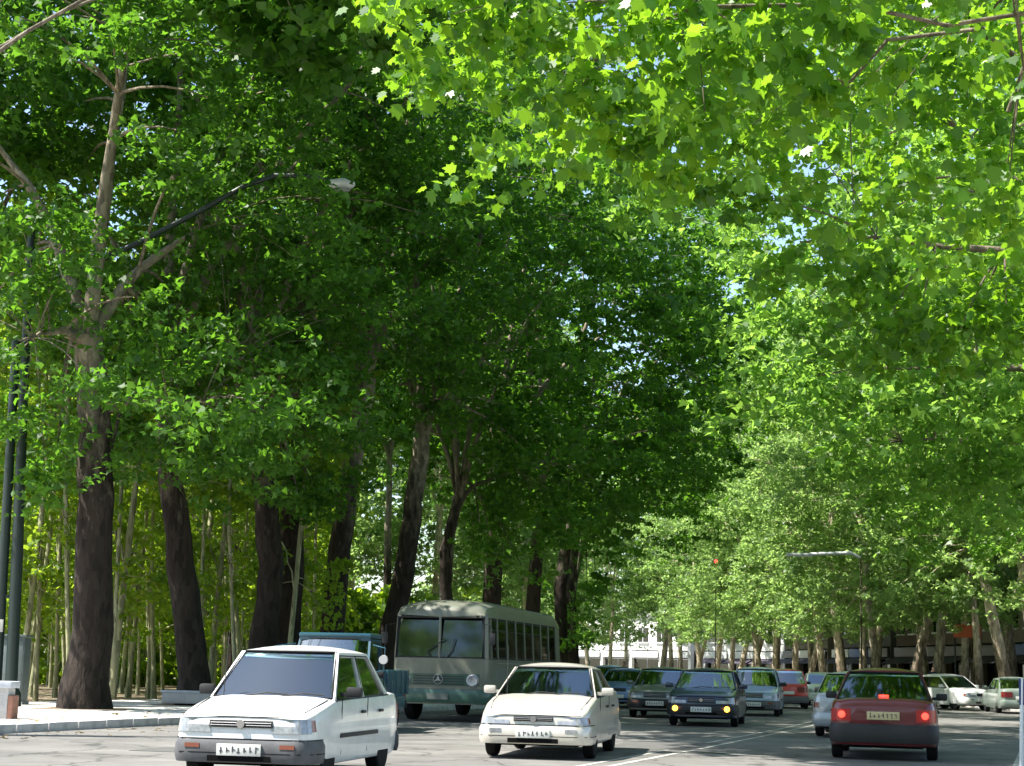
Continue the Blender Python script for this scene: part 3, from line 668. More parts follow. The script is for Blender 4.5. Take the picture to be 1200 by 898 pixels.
        if lit_rear:
            p, nn = PR.at(sgn * (ts_[0] + ts_[1]) * .47); q = G(); q.lathe([(-.02, .055), (.022, .055), (.03, .03), (.032, .004)], 14, 'Y', (p[0], p[1] + nn[1] * .012, (t0 + t1) / 2 + .005)); q.build('brake_lamp', REDLIT, tlo, 50)
        q = PF.wrap(G(), bz0 + (bz1 - bz0) * .62, bz0 + (bz1 - bz0) * .80, sgn * w0 * .66, sgn * w0 * .90, .040, .040, .03, 5); q.build('bumper_indicator', LAMPG if kind == 'sedan' and bm_ is paint else AMBER, fb, 50)
        # mirrors
        mz = belt + .07; q = G(); q.box((sgn * (W / 2 + .085), Y(cowl + .28), mz), (.19, .10, .12), bev=.035); q.box((sgn * (W / 2 - .03), Y(cowl + .27), mz - .03), (.10, .05, .05)); q.build('wing_mirror', mirror or paint, root, 40)
        if not simple:
            for t in ([cowl + .98, cowl + 1.78] if kind != 'pickup' else [cowl + .95]):
                if t < L - axles[0] * .2: q = G(); q.box((sgn * (wfun(t) + .012), Y(t), belt - .16), (.03, .15, .035), bev=.01); q.build('door_handle', DARK, root, 40)
            for t in ([cowl + .12, (bpillars or [(hf + hr) / 2 + .03])[0]]):
                q = G(); q.box((sgn * (wfun(t) * .988 + .001), Y(t), (belt + clr) / 2 + .05), (.008, .007, belt - clr - .10)); q.build('door_seam', WELL, root)
            if strip_z: q = G(); q.box((sgn * (W / 2 + .004), Y((axles[0] + axles[1]) / 2), strip_z), (.022, axles[1] - axles[0] - .72, .05), bev=.008); q.build('side_moulding', DARK, root, 40)
    gz = grille or (hz0 + .02, hz1 - .01, w0 * .44, DARK)
    q = PF.wrap(G(), gz[0], gz[1], -gz[2], gz[2], .016, 0, .04, 8); gr = q.build('grille', gz[3], root, 50)
    if not simple:
        q = PF.wrap(G(), hz1 + .012, hz1 + .02, -w0 * .98, w0 * .98, .004, .004, .02, 16); q.build('bonnet_seam', WELL, root)
        q = PF.wrap(G(), bz1 - .002, bz1 + .006, -full, full, .012, .012, .03, 20); q.build('bumper_seam', WELL, fb)
        q = PF.wrap(G(), bz0 + (bz1 - bz0) * .40, bz0 + (bz1 - bz0) * .43, -full, full, .0375, .0375, .02, 20); q.build('bumper_groove', WELL, fb)
        for k in range(2):
            q = PF.wrap(G(), gz[0] + (gz[1] - gz[0]) * (.30 + .34 * k), gz[0] + (gz[1] - gz[0]) * (.38 + .34 * k), -gz[2] * .95, gz[2] * .95, .021, .015, .02, 8); q.build('grille_bar', STEEL, gr, 50)
        g = G(); g.tube([(-W * .36, Y(cowl) - .02, belt), (-W * .37, Y(cowl) + .12, belt + .75)], [.006, .003], 5); g.build('aerial', DARK, root)
        for t_ in (cowl - .10, ):
            for sx in (-1, 1):
                g = G(); g.tube([(sx * wfun(.5) * .80, Y(.22), lerp_table(top, .22) + .004), (sx * wfun(.7) * .845, Y(.6), soft(top, .6) + .004), (sx * wfun(.9) * .86, Y(t_), soft(top, t_) + .004)], .006, 4); g.build('bonnet_edge', WELL, root)
    q = PF.wrap(G(), bz0 + .015, bz0 + (bz1 - bz0) * .30, -w0 * .52, w0 * .52, .040, .041, .03, 8); q.build('air_intake', WELL, fb, 50)
    if emblem:
        q = G(); q.lathe([(-.012, .045), (0, .045)], 14, 'Y', (0, -L / 2 - .02, (gz[0] + gz[1]) / 2)); q.build('badge', CHROME, gr, 40)
    # plates with their (illegible) marks
    for (Yp, sg, par, zc, mt) in ((-L / 2 - .045, -1, fb, bz0 + (bz1 - bz0) * .55, PLATE if not lit_rear else plate), (L / 2 + .02 if kind == 'hatch' else L / 2 + .045, 1, rb, rearplate_z, plate)):
        q = G(); q.box((0, Yp, zc), (.50, .02, .125), bev=.005); pl = q.build('number_plate', mt, root, 40)
        if not simple:
            q = G(); xx = -.2
            for k in range(7):
                hh = rnd.uniform(.045, .075); q.box((xx, Yp + sg * .0115, zc + rnd.uniform(-.008, .008)), (rnd.uniform(.010, .016), .004, hh)); q.box((xx + rnd.uniform(-.004, .018), Yp + sg * .0118, zc + rnd.uniform(-.025, .025)), (rnd.uniform(.02, .04), .004, .012)); xx += .066
            tag(q.build('plate_marks', PLATEM, pl), kind='stuff')
    if wiper and not simple:
        for sx in (-.42, .12):
            q = G(); q.tube([(sx * W * .5 + .02, Y(cowl) - .09, zw + .012), (sx * W * .5 + .28, Y(cowl + .03) - .085, zw + .055), (sx * W * .5 + .52, Y(cowl + .02) - .055, zw + .04)], .009, 5); q.build('wiper', DARK, root)
    root['_belt'] = belt
    return root

WF = [(0, .80), (.02, .855), (.06, .905), (.14, .95), (.3, .98), (.6, 1.0)]
def wf_full(L, a=0.0): return WF + [(L - t, v) for t, v in WF[::-1]]

def paintm(name, c, metal=.0, rough=.32, var=.10): return mat(name, c, rough, metal, coat=.55, var=var, vscale=2.5)
BUMPG = mat('bumper_grey', (.085, .086, .09), .6, var=.25, vscale=5)
def pride(name, label, loc, yaw, paint, sedan=True, **kw):
    if sedan:
        L = 3.94; top = [(0, .66), (.03, .70), (.10, .735), (.5, .82), (.95, .90), (1.2, .915), (2.0, .93), (L - .75, .95), (L - .4, .965), (L - .06, .95), (L - .02, .90), (L, .80)]
        a = dict(cowl=1.02, hf=1.62, hr=2.80, cb=3.42, kind='sedan')
    else:
        L = 3.565; top = [(0, .66), (.03, .70), (.10, .735), (.5, .82), (.95, .90), (1.2, .915), (2.0, .93), (L - .3, .95), (L - .06, .94), (L - .01, .90), (L, .86)]
        a = dict(cowl=1.02, hf=1.62, hr=3.02, cb=3.50, kind='hatch')
    a.update(kw)
    return car(name, label, loc, yaw, paint, L, 1.605, 1.50, top, wf_full(L), (.70, 3.045), .272, .91, wroof=.735, bumper=(BUMPG, .03), headz=(.545, .70), bump_z=(.225, .475), strip_z=.50, mirror=DARK if kw.get('mirror') is None else kw['mirror'], **{k: v for k, v in a.items() if k != 'mirror'})
def sedan(name, label, loc, yaw, paint, L=4.48, W=1.66, H=1.39, round_=True, **kw):
    if round_: top = [(0, .57), (.03, .63), (.10, .675), (.5, .79), (1.0, .875), (1.3, .90), (2.2, .92), (L - .95, .95), (L - .5, .975), (L - .08, .955), (L - .02, .88), (L, .74)]
    else: top = [(0, .68), (.03, .725), (.10, .75), (.5, .82), (1.0, .885), (1.3, .90), (2.2, .915), (L - .95, .93), (L - .5, .935), (L - .08, .92), (L - .02, .88), (L, .78)]
    a = dict(cowl=1.22, hf=1.98, hr=3.08, cb=3.80, kind='sedan', headz=(.50, .615) if round_ else (.56, .70), bump_z=(.22, .49) if round_ else (.28, .52), wroof=.725 if round_ else .755)
    a.update(kw)
    return car(name, label, loc, yaw, paint, L, W, H, top, wf_full(L), (.85, .85 + 2.55), .29, .90, **a)

P_WHITE = paintm('paint_white', (.74, .74, .72)); P_CREAM = paintm('paint_champagne', (.60, .555, .48), .3); P_DBLUE = paintm('paint_dark_blue', (.010, .020, .055))
P_OLIVE = paintm('paint_olive_grey', (.15, .16, .13)); P_LBLUE = paintm('paint_light_blue', (.30, .38, .50), .2); P_BLUE = paintm('paint_blue', (.12, .20, .36), .2)
P_RED = paintm('paint_red', (.12, .007, .012)); P_RED2 = paintm('paint_bright_red', (.55, .04, .03)); P_SILV = paintm('paint_silver', (.38, .40, .42), .3)
P_GREEN = paintm('paint_grey_green', (.20, .24, .21), .1); P_TEAL = paintm('paint_teal', (.018, .075, .105)); P_TWHITE = paintm('paint_taxi_white', (.70, .71, .68))

def yawv(dx): return -math.atan(dx)     # nose towards the camera; body axis follows the road (dx metres right per metre away)
def at(x, y, L, dx):                    # centre of a car whose near end is centred on (x,y)
    l = math.hypot(1, dx); return (x + dx / l * L / 2, y + L / 2 / l, .003)
CG = None
c1 = pride('sedan_car', 'white sedan with grey bumpers driving out of the shade into sun', at(-2.84, 18.8, 3.94, .19), yawv(.19), P_WHITE, True, mirror=DARK, grille=(.60, .675, .36, DARK), emblem=True)
c2 = sedan('sedan_car', 'champagne sedan with slim grille and white sunlit bonnet in front of the bus', at(.42, 25.2, 4.48, .17), yawv(.17), P_CREAM, grille=(.545, .61, .29, DARK), emblem=True)
c3 = sedan('sedan_car', 'dark blue sedan with two amber front lights switched on', at(4.75, 42.0, 4.4, .2), yawv(.2), P_DBLUE, L=4.41, W=1.70, H=1.40, round_=False, lit_front=True, emblem=True, bumper=(DARK, .03))
c4 = sedan('sedan_car', 'olive grey sedan half hidden behind the dark blue sedan', at(4.2, 48.6, 4.3, .2), yawv(.2), P_OLIVE, L=4.3, W=1.62, H=1.42, round_=False, bumper=(DARK, .03))
c5 = pride('sedan_car', 'light blue sedan facing the camera beside the double line', at(7.65, 53.5, 3.94, .2), yawv(.2), P_LBLUE, True, mirror=DARK)
c6 = sedan('sedan_car', 'blue sedan parked behind the olive grey car', at(3.9, 60.5, 4.4, .22), yawv(.22), P_BLUE, L=4.4, round_=False, simple=True)
c7 = sedan('sedan_car', 'pale blue car whose roof shows behind the champagne sedan', at(3.75, 68.0, 4.4, .2), yawv(.2), P_LBLUE, L=4.4, H=1.5, round_=False, simple=True)
c8 = sedan('sedan_car', 'white sedan whose bright roof shows behind the light blue one', at(9.0, 67, 4.4, .15), yawv(.15), P_WHITE, L=4.4, round_=False, simple=True)
YR = lambda dx: math.pi - math.atan(dx)
c9 = pride('hatchback_car', 'bright red hatchback in the distance seen from behind', at(10.85, 66.5, 3.565, .12), YR(.12), P_RED2, False, simple=True)
c10 = sedan('sedan_car', 'off-white boxy sedan coming down the road just past the bright red hatchback', at(13.75, 74.0, 4.3, .08), yawv(.08), P_TWHITE, L=4.3, W=1.62, H=1.42, round_=False, simple=True)
c11 = sedan('sedan_car', 'silver sedan just ahead of the dark red sedan', at(7.28, 36.5, 4.4, .27), YR(.27), P_SILV, L=4.4, round_=False, mirror=DARK, tail=(.66, .80), tailz=(.62, .73))
c12 = sedan('sedan_car', 'dark red sedan seen from behind with brake lights on', at(5.93, 27.2, 4.1, .24), YR(.24), P_RED, L=4.1, W=1.68, H=1.43, round_=False, lit_rear=True, plate=PLATEY, rearplate_z=.69, tailz=(.60, .79), mirror=DARK, bumper=(DARK, .03), bump_z=(.27, .56), hr=2.95, cb=3.62, wroof=.70, tail=(.50, .86))
c13 = sedan('sedan_car', 'sunlit white sedan parked at the right kerb nose towards the road', at(19.5, 71.0, 4.4, -.4), yawv(-.45), P_WHITE, L=4.4, W=1.7, H=1.46, round_=False, simple=True)
c14 = sedan('sedan_car', 'grey-green sedan parked at the right kerb between the white sedan and the silver car', at(19.7, 66.0, 4.4, .1), YR(.1), P_GREEN, L=4.4, W=1.62, round_=False, simple=True)
c15 = sedan('sedan_car', 'silver car with a red tail light parked beside the grey-green sedan', at(20.6, 61.5, 4.3, .22), YR(.22), P_SILV, L=4.3, round_=True, simple=True)

# ---- bus
BUSP = mat('bus_paint', (.14, .148, .112), .42, coat=.3, var=.12, vscale=2); BUSG = mat('bus_green_band', (.030, .080, .056), .42, coat=.3, var=.15, vscale=3)
GASK = mat('window_rubber', (.015, .015, .015), .8)
def make_bus(loc, yaw):
    root = empty('bus', loc, yaw); tag(root, 'old grey-green bus with split windscreen parked in the shade', 'bus')
    L, W, H = 8.8, 2.42, 2.92; ZL, ZR = 1.50, 2.46
    wt = [(0, .86), (.04, .905), (.12, .95), (.28, .985), (.6, 1.0), (L - .6, 1.0), (L - .25, .98), (L - .08, .94), (L, .86)]
    zt = [(0, 2.54), (.04, 2.60), (.12, 2.68), (.3, 2.77), (.8, 2.83), (2, 2.86), (L - .8, 2.82), (L - .3, 2.72), (L - .08, 2.60), (L, 2.52)]
    wfun = lambda t: lerp_table(wt, t) * W / 2
    ts = [0, .02, .04, .08, .12, .2, .28, .4, .6, .8, 1.2, 2, 3, 4, 5, 6, 7, L - .8, L - .6, L - .4, L - .25, L - .15, L - .08, L - .03, L]
    def ringloft(name, fn, mats, darkj):
        V = []; F = []; M = []
        for t in ts:
            half = fn(t); ring = half + [(-x, q) for x, q in half[-2:0:-1]]; n = len(ring); V += [(x, -L / 2 + t, q) for x, q in ring]
        for i in range(len(ts) - 1):
            for j in range(n):
                F.append((i * n + j, i * n + (j + 1) % n, (i + 1) * n + (j + 1) % n, (i + 1) * n + j)); M.append(1 if j in darkj(n) else 0)
        F += [tuple(range(n))[::-1], tuple((len(ts) - 1) * n + j for j in range(n))]; M += [0, 0]
        return mesh_obj(name, V, F, None, root, None, mats, M)
    body = ringloft('body', lambda t: [(0, .42), (.96 * wfun(t), .42), (wfun(t), .48), (wfun(t), 1.2), (.995 * wfun(t), ZL - .02), (.97 * wfun(t), ZL), (0, ZL)], [BUSP, WELL], lambda n: (5, 6))
    cut = G()
    for a in (1.55, 6.4):
        for s in (-1, 1): cut.lathe([(s * (W / 2 - .4), .56), (s * (W / 2 + .2), .56)], 28, 'X', (0, -L / 2 + a, .5))
    co = cut.build('cutter', WELL); bo = body.modifiers.new('b', 'BOOLEAN'); bo.operation = 'DIFFERENCE'; bo.object = co; bo.solver = 'EXACT'
    dg = bpy.context.evaluated_depsgraph_get(); me = bpy.data.meshes.new_from_object(body.evaluated_get(dg)); body.modifiers.clear(); body.data = me
    bpy.data.objects.remove(co)
    for p in me.polygons:
        c = p.center
        for a in (1.55, 6.4):
            if math.hypot(c.y + L / 2 - a, c.z - .5) < .57 and abs(p.normal.x) < .35 and abs(c.x) > .5: p.material_index = 1
    me.polygons.foreach_set('use_smooth', [True] * len(me.polygons)); me.set_sharp_from_angle(angle=R(35))
    k_ = .955
    rf = ringloft('roof', lambda t: [(0, ZR), (k_ * wfun(t), ZR), (k_ * wfun(t), ZR + .05), (.90 * wfun(t), lerp_table(zt, t) - .09), (.78 * wfun(t), lerp_table(zt, t) - .02), (.5 * wfun(t), lerp_table(zt, t) + .04), (0, lerp_table(zt, t) + .07)], [BUSP, WELL], lambda n: (0, n - 1))
    rf.data.polygons.foreach_set('use_smooth', [True] * len(rf.data.polygons)); rf.data.set_sharp_from_angle(angle=R(35))
    for a in (1.55, 6.4):
        for s in (-1, 1): wheel_into(root, s * (W / 2 - .16), -L / 2 + a, .48, s, .26)
    PF, PR = Plan(wfun, L, True), Plan(wfun, L, False)
    zA, zB = ZL - .01, ZR + .012
    for s in (-1, 1):
        q = PF.wrap(G(), zA, zB, s * .03, s * 1.13, -.02, -.16, .012, 12); q.build('windscreen_pane', GLASSD, root, 50)
        q = PF.wrap(G(), ZL - .005, ZL + .03, s * .03, s * 1.13, .006, .006, .05, 12); q.build('windscreen_gasket', GASK, root, 50)
        q = PF.wrap(G(), ZR - .03, ZR + .004, s * .03, s * 1.13, -.018, -.02, .05, 12); q.build('windscreen_gasket', GASK, root, 50)
        q = PF.wrap(G(), zA, zB, s * 1.10, s * 1.30, -.003, -.045, .06, 5); q.build('corner_pillar', BUSP, root, 50)
        q = PF.wrap(G(), zA, zB, s * 1.095, s * 1.115, .004, -.038, .06, 2); q.build('windscreen_gasket', GASK, root, 50)
        q = G(); q.tube([(s * .2, -L / 2 - .02, 1.53), (s * .30, -L / 2 - .035, 1.66), (s * .12 + .25, -L / 2 - .01, 1.95)], .014, 5); q.build('wiper', DARK, root)
        q = G(); q.lathe([(-.05, .08), (-.06, .12), (-.02, .135), (.03, .135)], 18, 'Y', (s * .84, -L / 2 - .01, .98)); hl = q.build('headlight', LAMPG, root, 50)
        q = G(); q.lathe([(-.035, .14), (-.03, .155), (.03, .155)], 18, 'Y', (s * .84, -L / 2 - .0, .98)); q.build('rim_ring', STEEL, hl, 50)
        q = G(); q.tube([(s * 1.12, -L / 2 + .1, 2.3), (s * 1.30, -L / 2 - .1, 2.25), (s * 1.32, -L / 2 - .12, 1.7)], .014, 6); q.build('mirror_arm', DARK, root)
        q = G(); q.box((s * 1.32, -L / 2 - .13, 1.95), (.14, .04, .28), bev=.015); q.build('wing_mirror', DARK, root, 40)
        xt = lambda z: s * (W / 2 * (1 - .045 * (z - ZL) / (ZR - ZL)) - .004)
        edges = [1.02 + i * 1.0 for i in range(8)]
        def sidepoly(nm, t0, t1, z0, z1, m, dx=0.0, th=.05, par=None):
            q = G(); q.poly([(xt(z0) + s * dx, -L / 2 + t0, z0), (xt(z0) + s * dx, -L / 2 + t1, z0), (xt(z1) + s * dx, -L / 2 + t1, z1), (xt(z1) + s * dx, -L / 2 + t0, z1)], (-s * th, 0, 0)); return q.build(nm, m, par or root)
        sidepoly('window_pillar', .30, .42, zA, zB, BUSP)
        for i, e in enumerate(edges):
            sidepoly('window_pillar', e - .055, e + (.055 if i < 7 else .5), zA, zB, BUSP)
        allw = [(.42, edges[0] - .055)] + [(a + .055, b - .055) for a, b in zip(edges, edges[1:])]
        for (a, b) in allw:
            pn = sidepoly('side_window', a - .01, b + .01, zA, zB, GLASSD, -.022, .008)
            sidepoly('frame', a, b, ZL + .0, ZL + .035, GASK, -.008, .03, pn); sidepoly('frame', a, b, ZR - .05, ZR - .012, GASK, -.008, .03, pn); sidepoly('frame', a, b, ZR - .30, ZR - .28, GASK, -.008, .02, pn)
        q = G(); q.box((s * (W / 2 + .003), .2, 1.40), (.016, L - 1.4, .035)); q.build('side_moulding', STEEL, root)
    q = PR.wrap(G(), zA, zB, -1.5, 1.5, -.003, -.045, .06, 16); q.build('rear_wall', BUSP, root, 50)
    q = G(); q.box((0, -L / 2 + .03, (zA + zB) / 2), (.055, .06, zB - zA), bev=.01); q.build('windscreen_post', BUSP, root, 40)
    q = PF.wrap(G(), .86, 1.13, -.98, .98, .02, .02, .03, 20); gb = q.build('grille_band', BUSG, root, 50)
    for k in range(4):
        q = PF.wrap(G(), .885 + k * .06, .903 + k * .06, -.62, .62, .032, .032, .02, 14); q.build('grille_bar', DARK, gb, 50)
    q = PF.wrap(G(), .46, .77, -1.5, 1.5, .06, .06, .08, 24, zmid=.03); bu = q.build('front_bumper', BUSG, root, 50)
    q = PF.wrap(G(), .775, .85, -1.45, 1.45, .015, .015, .03, 22); q.build('trim_strip', BUSP, root, 50)
    q = G(); yy = -L / 2 - .045
    q.tube([(.115 * math.cos(a), yy, 1.0 + .115 * math.sin(a)) for a in [i * math.pi / 12 for i in range(25)]], .010, 6, cap=False)
    for k in range(3):
        a = math.pi / 2 + k * 2 * math.pi / 3
        q.poly([(0.028 * math.cos(a + 1.05), yy - .01, 1.0 + .028 * math.sin(a + 1.05)), (.11 * math.cos(a), yy - .01, 1.0 + .11 * math.sin(a)), (.028 * math.cos(a - 1.05), yy - .01, 1.0 + .028 * math.sin(a - 1.05)), (0, yy - .01, 1.0)], (0, .015, 0))
    q.build('emblem', STEEL, gb)
    q = G(); q.box((0, -L / 2 - .075, .60), (.52, .02, .14)); pl = q.build('number_plate', mat('plate_dull', (.12, .14, .12), .6), bu)
    for i in range(7):
        for s in (-1, 1):
            q = G(); q.box((s * .72, -L / 2 + 1.6 + i * .95, 1.62), (.85, .14, .5), bev=.04); q.build('seat', INTER, root, 40)
    q = G(); q.tube([(.62 + .22 * math.cos(a), -L / 2 + .62 - .12 * math.sin(a), 1.62 + .17 * math.sin(a)) for a in [i * math.pi / 8 for i in range(17)]], .016, 6, cap=False); q.build('steering_wheel', DARK, root)
    return root
l = math.hypot(1, .235); make_bus((-1.58 + .235 / l * 4.4, 41.0 + 4.4 / l, .003), yawv(.235))

# ---- blue pickup
Lp = 4.5; topp = [(0, .86), (.03, .92), (.1, .95), (.6, 1.0), (.9, 1.03), (1.1, 1.05), (2.35, 1.06), (2.40, .72), (Lp - .02, .72), (Lp, .68)]
pk = car('pickup_truck', 'blue pickup truck with round mirrors parked ahead of the bus', at(-3.55, 32.6, Lp, .15), yawv(.15), P_TEAL, Lp, 1.70, 1.86, topp, wf_full(Lp), (.72, 3.35), .34, 1.05, .92, 1.32, 2.20, 2.36, wroof=.84, bumper=(DARK, .03), kind='pickup', headz=(.66, .84), bump_z=(.40, .58), tailz=(.60, .72), clr=.34, bpillars=[2.02], mirror=DARK, grille=(.66, .84, .42, DARK), cat='truck')
for s in (-1, 1):
    q = G(); q.box((s * .82, -Lp / 2 + 3.45, .95), (.05, 2.08, .50), bev=.015); q.build('bed_side', P_TEAL, pk, 40)
    for k in range(4):
        q = G(); q.box((s * .853, -Lp / 2 + 2.7 + k * .5, .95), (.03, .06, .46), bev=.008); q.build('bed_rib', P_TEAL, pk, 40)
    q = G(); q.tube([(s * .86, -Lp / 2 + 1.0, 1.15), (s * 1.08, -Lp / 2 + .92, 1.2), (s * 1.1, -Lp / 2 + .9, 1.62), (s * .78, -Lp / 2 + 1.25, 1.68)], .014, 6); arm = q.build('mirror_arm', P_TEAL, pk, 40)
    q = G(); q.lathe([(-.03, .02), (-.03, .085), (.02, .09), (.035, .05)], 16, 'Y', (s * 1.08, -Lp / 2 + .86, 1.40)); q.build('round_mirror', mat('mirror_shell', (.45, .45, .44), .4), pk, 50)
for yb in (2.42, Lp - .04):
    q = G(); q.box((0, -Lp / 2 + yb, .95), (1.58, .05, .50), bev=.015); q.build('bed_panel', P_TEAL, pk, 40)
q = G(); q.box((0, -Lp / 2 + 2.37, .92), (1.5, .03, .30)); q.build('cab_back', P_TEAL, pk)

q = G(); q.box((0, -Lp / 2 + 1.76, 1.855), (1.46, 1.0, .10), bev=.04); q.build('roof_cap', P_TEAL, pk, 50)
q = G(); q.box((0, -Lp / 2 + 1.30, 1.80), (1.42, .05, .10), bev=.02); q.build('roof_header', P_TEAL, pk, 50)

# ------------------------------------------------------------------ street furniture
POLE = mat('pole_green', (.010, .022, .018), .5); GALV = mat('galvanised', (.42, .43, .42), .45, .5); CONC = mat('concrete', (.36, .36, .37), .9, color2=(.50, .49, .47), vscale=3, bump=.3, bscale=30)
lp = empty('street_lamp', (-11.83, 41.6, .13)); tag(lp, 'tall dark green street lamp with a long curved arm beside the massive trunk', 'street lamp')
g = G(); g.tube([(0, 0, -.1), (-.08, 0, 3.5), (-.2, 0, 7.5), (-.3, 0, 11.9)], [.15, .14, .115, .085], 14); g.build('pole', POLE, lp, 50)
g = G(); g.lathe([(-.05, .26), (.30, .24), (.42, .17)], 14, 'Z'); g.build('base_collar', POLE, lp, 40)
arm = [(-.26, 0, 10.3), (1.4, -.1, 10.9), (2.6, -.2, 11.5), (3.9, -.3, 12.2), (5.0, -.4, 12.85), (5.8, -.45, 13.15), (6.6, -.5, 13.15), (7.2, -.52, 13.03)]
g = G(); g.tube(arm, [.075, .075, .07, .07, .065, .065, .06, .05], 10); g.build('lamp_arm', POLE, lp, 50)
g = G(); g.lathe([(-.36, .03), (-.3, .10), (0, .15), (.25, .13), (.36, .05)], 14, 'X', (7.45, -.52, 12.95)); hd = g.build('lamp_head', mat('lamp_head_white', (.62, .63, .63), .4), lp, 50)
g = G(); g.lathe([(-.10, .10), (-.02, .20), (.0, .22)], 14, 'Z', (7.5, -.52, 12.81)); g.build('lamp_lens', LAMPG, hd, 50)
p2 = empty('utility_pole', (-12.2, 41.65, .13)); tag(p2, 'shorter dark pole clamped to the street lamp post', 'pole')
g = G(); g.tube([(0, 0, -.1), (-.05, 0, 4), (-.12, 0, 8.9)], [.12, .12, .11], 12); g.build('post', POLE, p2, 50)
for z in (2.6, 5.4, 7.8):
    g = G(); g.box((.20 - z * .018, -.02, z), (.40, .07, .09), bev=.015); g.build('clamp', POLE, p2, 40)
g = G(); g.box((.03, -.13, 1.9), (.12, .03, .3), bev=.005); g.build('notice_plate', mat('notice_grey', (.38, .38, .36), .6), p2, 40)
CAB = mat('cabinet_grey', (.13, .16, .16), .55, var=.15, vscale=4)
cb_ = empty('utility_cabinet', (-12.75, 43.4, .13)); tag(cb_, 'grey steel utility cabinet standing behind the twin poles', 'cabinet')
g = G(); g.box((0, 0, .85), (1.5, .6, 1.6), bev=.02); g.build('case', CAB, cb_, 40)
for sx in (-1, 1):
    g = G(); g.box((sx * .37, -.31, .85), (.70, .025, 1.45), bev=.008); d = g.build('door', CAB, cb_, 40)
    g = G(); g.box((sx * .08, -.335, .9), (.03, .03, .14), bev=.006); g.build('handle', DARK, d, 40)
g = G(); g.box((0, 0, 1.69), (1.6, .7, .06), bev=.015); g.build('lid', CAB, cb_, 40)
g = G(); g.box((0, 0, .03), (1.56, .66, .08)); g.build('plinth', CONC, cb_)
pp = empty('parapet_wall', (-10.9, 33.3, .0)); tag(pp, 'low concrete parapet with a worn end at the pavement edge', 'parapet')
g = G(); g.box((0, 0, .36), (2.9, .5, .72), bev=.05); g.build('wall', CONC, pp, 40)
g = G(); g.box((0, -.01, .77), (3.04, .62, .13), bev=.03); g.build('coping', mat('coping', (.42, .45, .50), .85, var=.15, vscale=6), pp, 40)
g = G(); g.box((1.49, -.02, .30), (.10, .46, .55), bev=.04); g.build('broken_end', mat('brick_red', (.30, .15, .11), .95, var=.3, vscale=12), pp, 40)
for i, (x, y, L_, lab) in enumerate([(-8.4, 46.0, 1.3, 'low bluish concrete block right of the massive trunk'), (-6.7, 44.0, 1.3, 'small concrete block between the massive trunk and the white sedan')]):
    q = empty('concrete_block', (x, y, .13)); tag(q, lab, 'concrete block')
    g = G(); g.box((0, 0, .2), (L_, .45, .30), bev=.04); g.build('block', CONC, q, 40); g = G(); g.box((0, 0, .36), (L_ + .06, .5, .06), bev=.015); g.build('cap', mat('coping', (0, 0, 0)), q, 40)
# far lamp with a white arm over the road
WHT_ = mat('white_arm', (.7, .71, .72), .5)
l2 = empty('street_lamp', (17.3, 84, .13)); tag(l2, 'slim lamp post with a straight white arm among the right trees', 'street lamp')
g = G(); g.tube([(0, 0, -.1), (0, 0, 3), (0, 0, 7.1)], [.04, .035, .03], 12); g.build('pole', BARK_N, l2, 50)
g = G(); g.tube([(0, 0, 6.9), (-.5, 0, 7.12), (-1.8, 0, 7.05), (-2.5, 0, 7.0)], .085, 8); g.build('lamp_arm', WHT_, l2, 50)
g = G(); g.box((-3.0, 0, 6.97), (1.3, .28, .16), bev=.06); g.build('lamp_head', mat('lamp_head_white', (.6, .6, .6)), l2, 50)
# traffic signal
tsg = empty('traffic_signal', (15.4, 127, .13)); tag(tsg, 'traffic signal showing red above the distant traffic', 'traffic signal')
g = G(); g.tube([(0, 0, -.1), (0, 0, 9.6)], [.04, .03], 10); g.build('pole', BARK_N, tsg, 50)
g = G(); g.box((0, -.12, 8.95), (.34, .24, 1.05), bev=.04); hs_ = g.build('signal_head', POLE, tsg, 40)
for k, mt in enumerate((REDLIT, mat('lens_amber_off', (.16, .08, .01), .3), mat('lens_green_off', (.01, .09, .04), .3))):
    g = G(); g.lathe([(-.05, .08), (-.03, .13), (.0, .14)], 14, 'Y', (0, -.24, 9.3 - k * .34)); g.build('lens', mt, hs_, 50)
# blue and white roadside panel at the right edge
rpn = empty('roadside_panel', (8.16, 26.0, 0)); tag(rpn, 'blue and white panel on white legs beside the edge line', 'panel'); rpn.rotation_euler = (0, 0, -.25)
WHT = mat('white_enamel', (.72, .74, .75), .45)
for sx in (-1, 1): g = G(); g.tube([(sx * .42, 0, -.02), (sx * .40, 0, .75), (sx * .38, 0, 1.32)], [.035, .03, .03], 10); g.build('leg', WHT, rpn, 50)
g = G(); g.box((0, 0, 1.12), (.86, .05, .40), bev=.015); g.build('board', mat('panel_blue', (.015, .03, .16), .4), rpn, 40)
g = G(); g.box((0, .01, .62), (.74, .04, .42), bev=.015); g.build('lower_board', mat('panel_cyan', (.20, .48, .62), .4), rpn, 40)

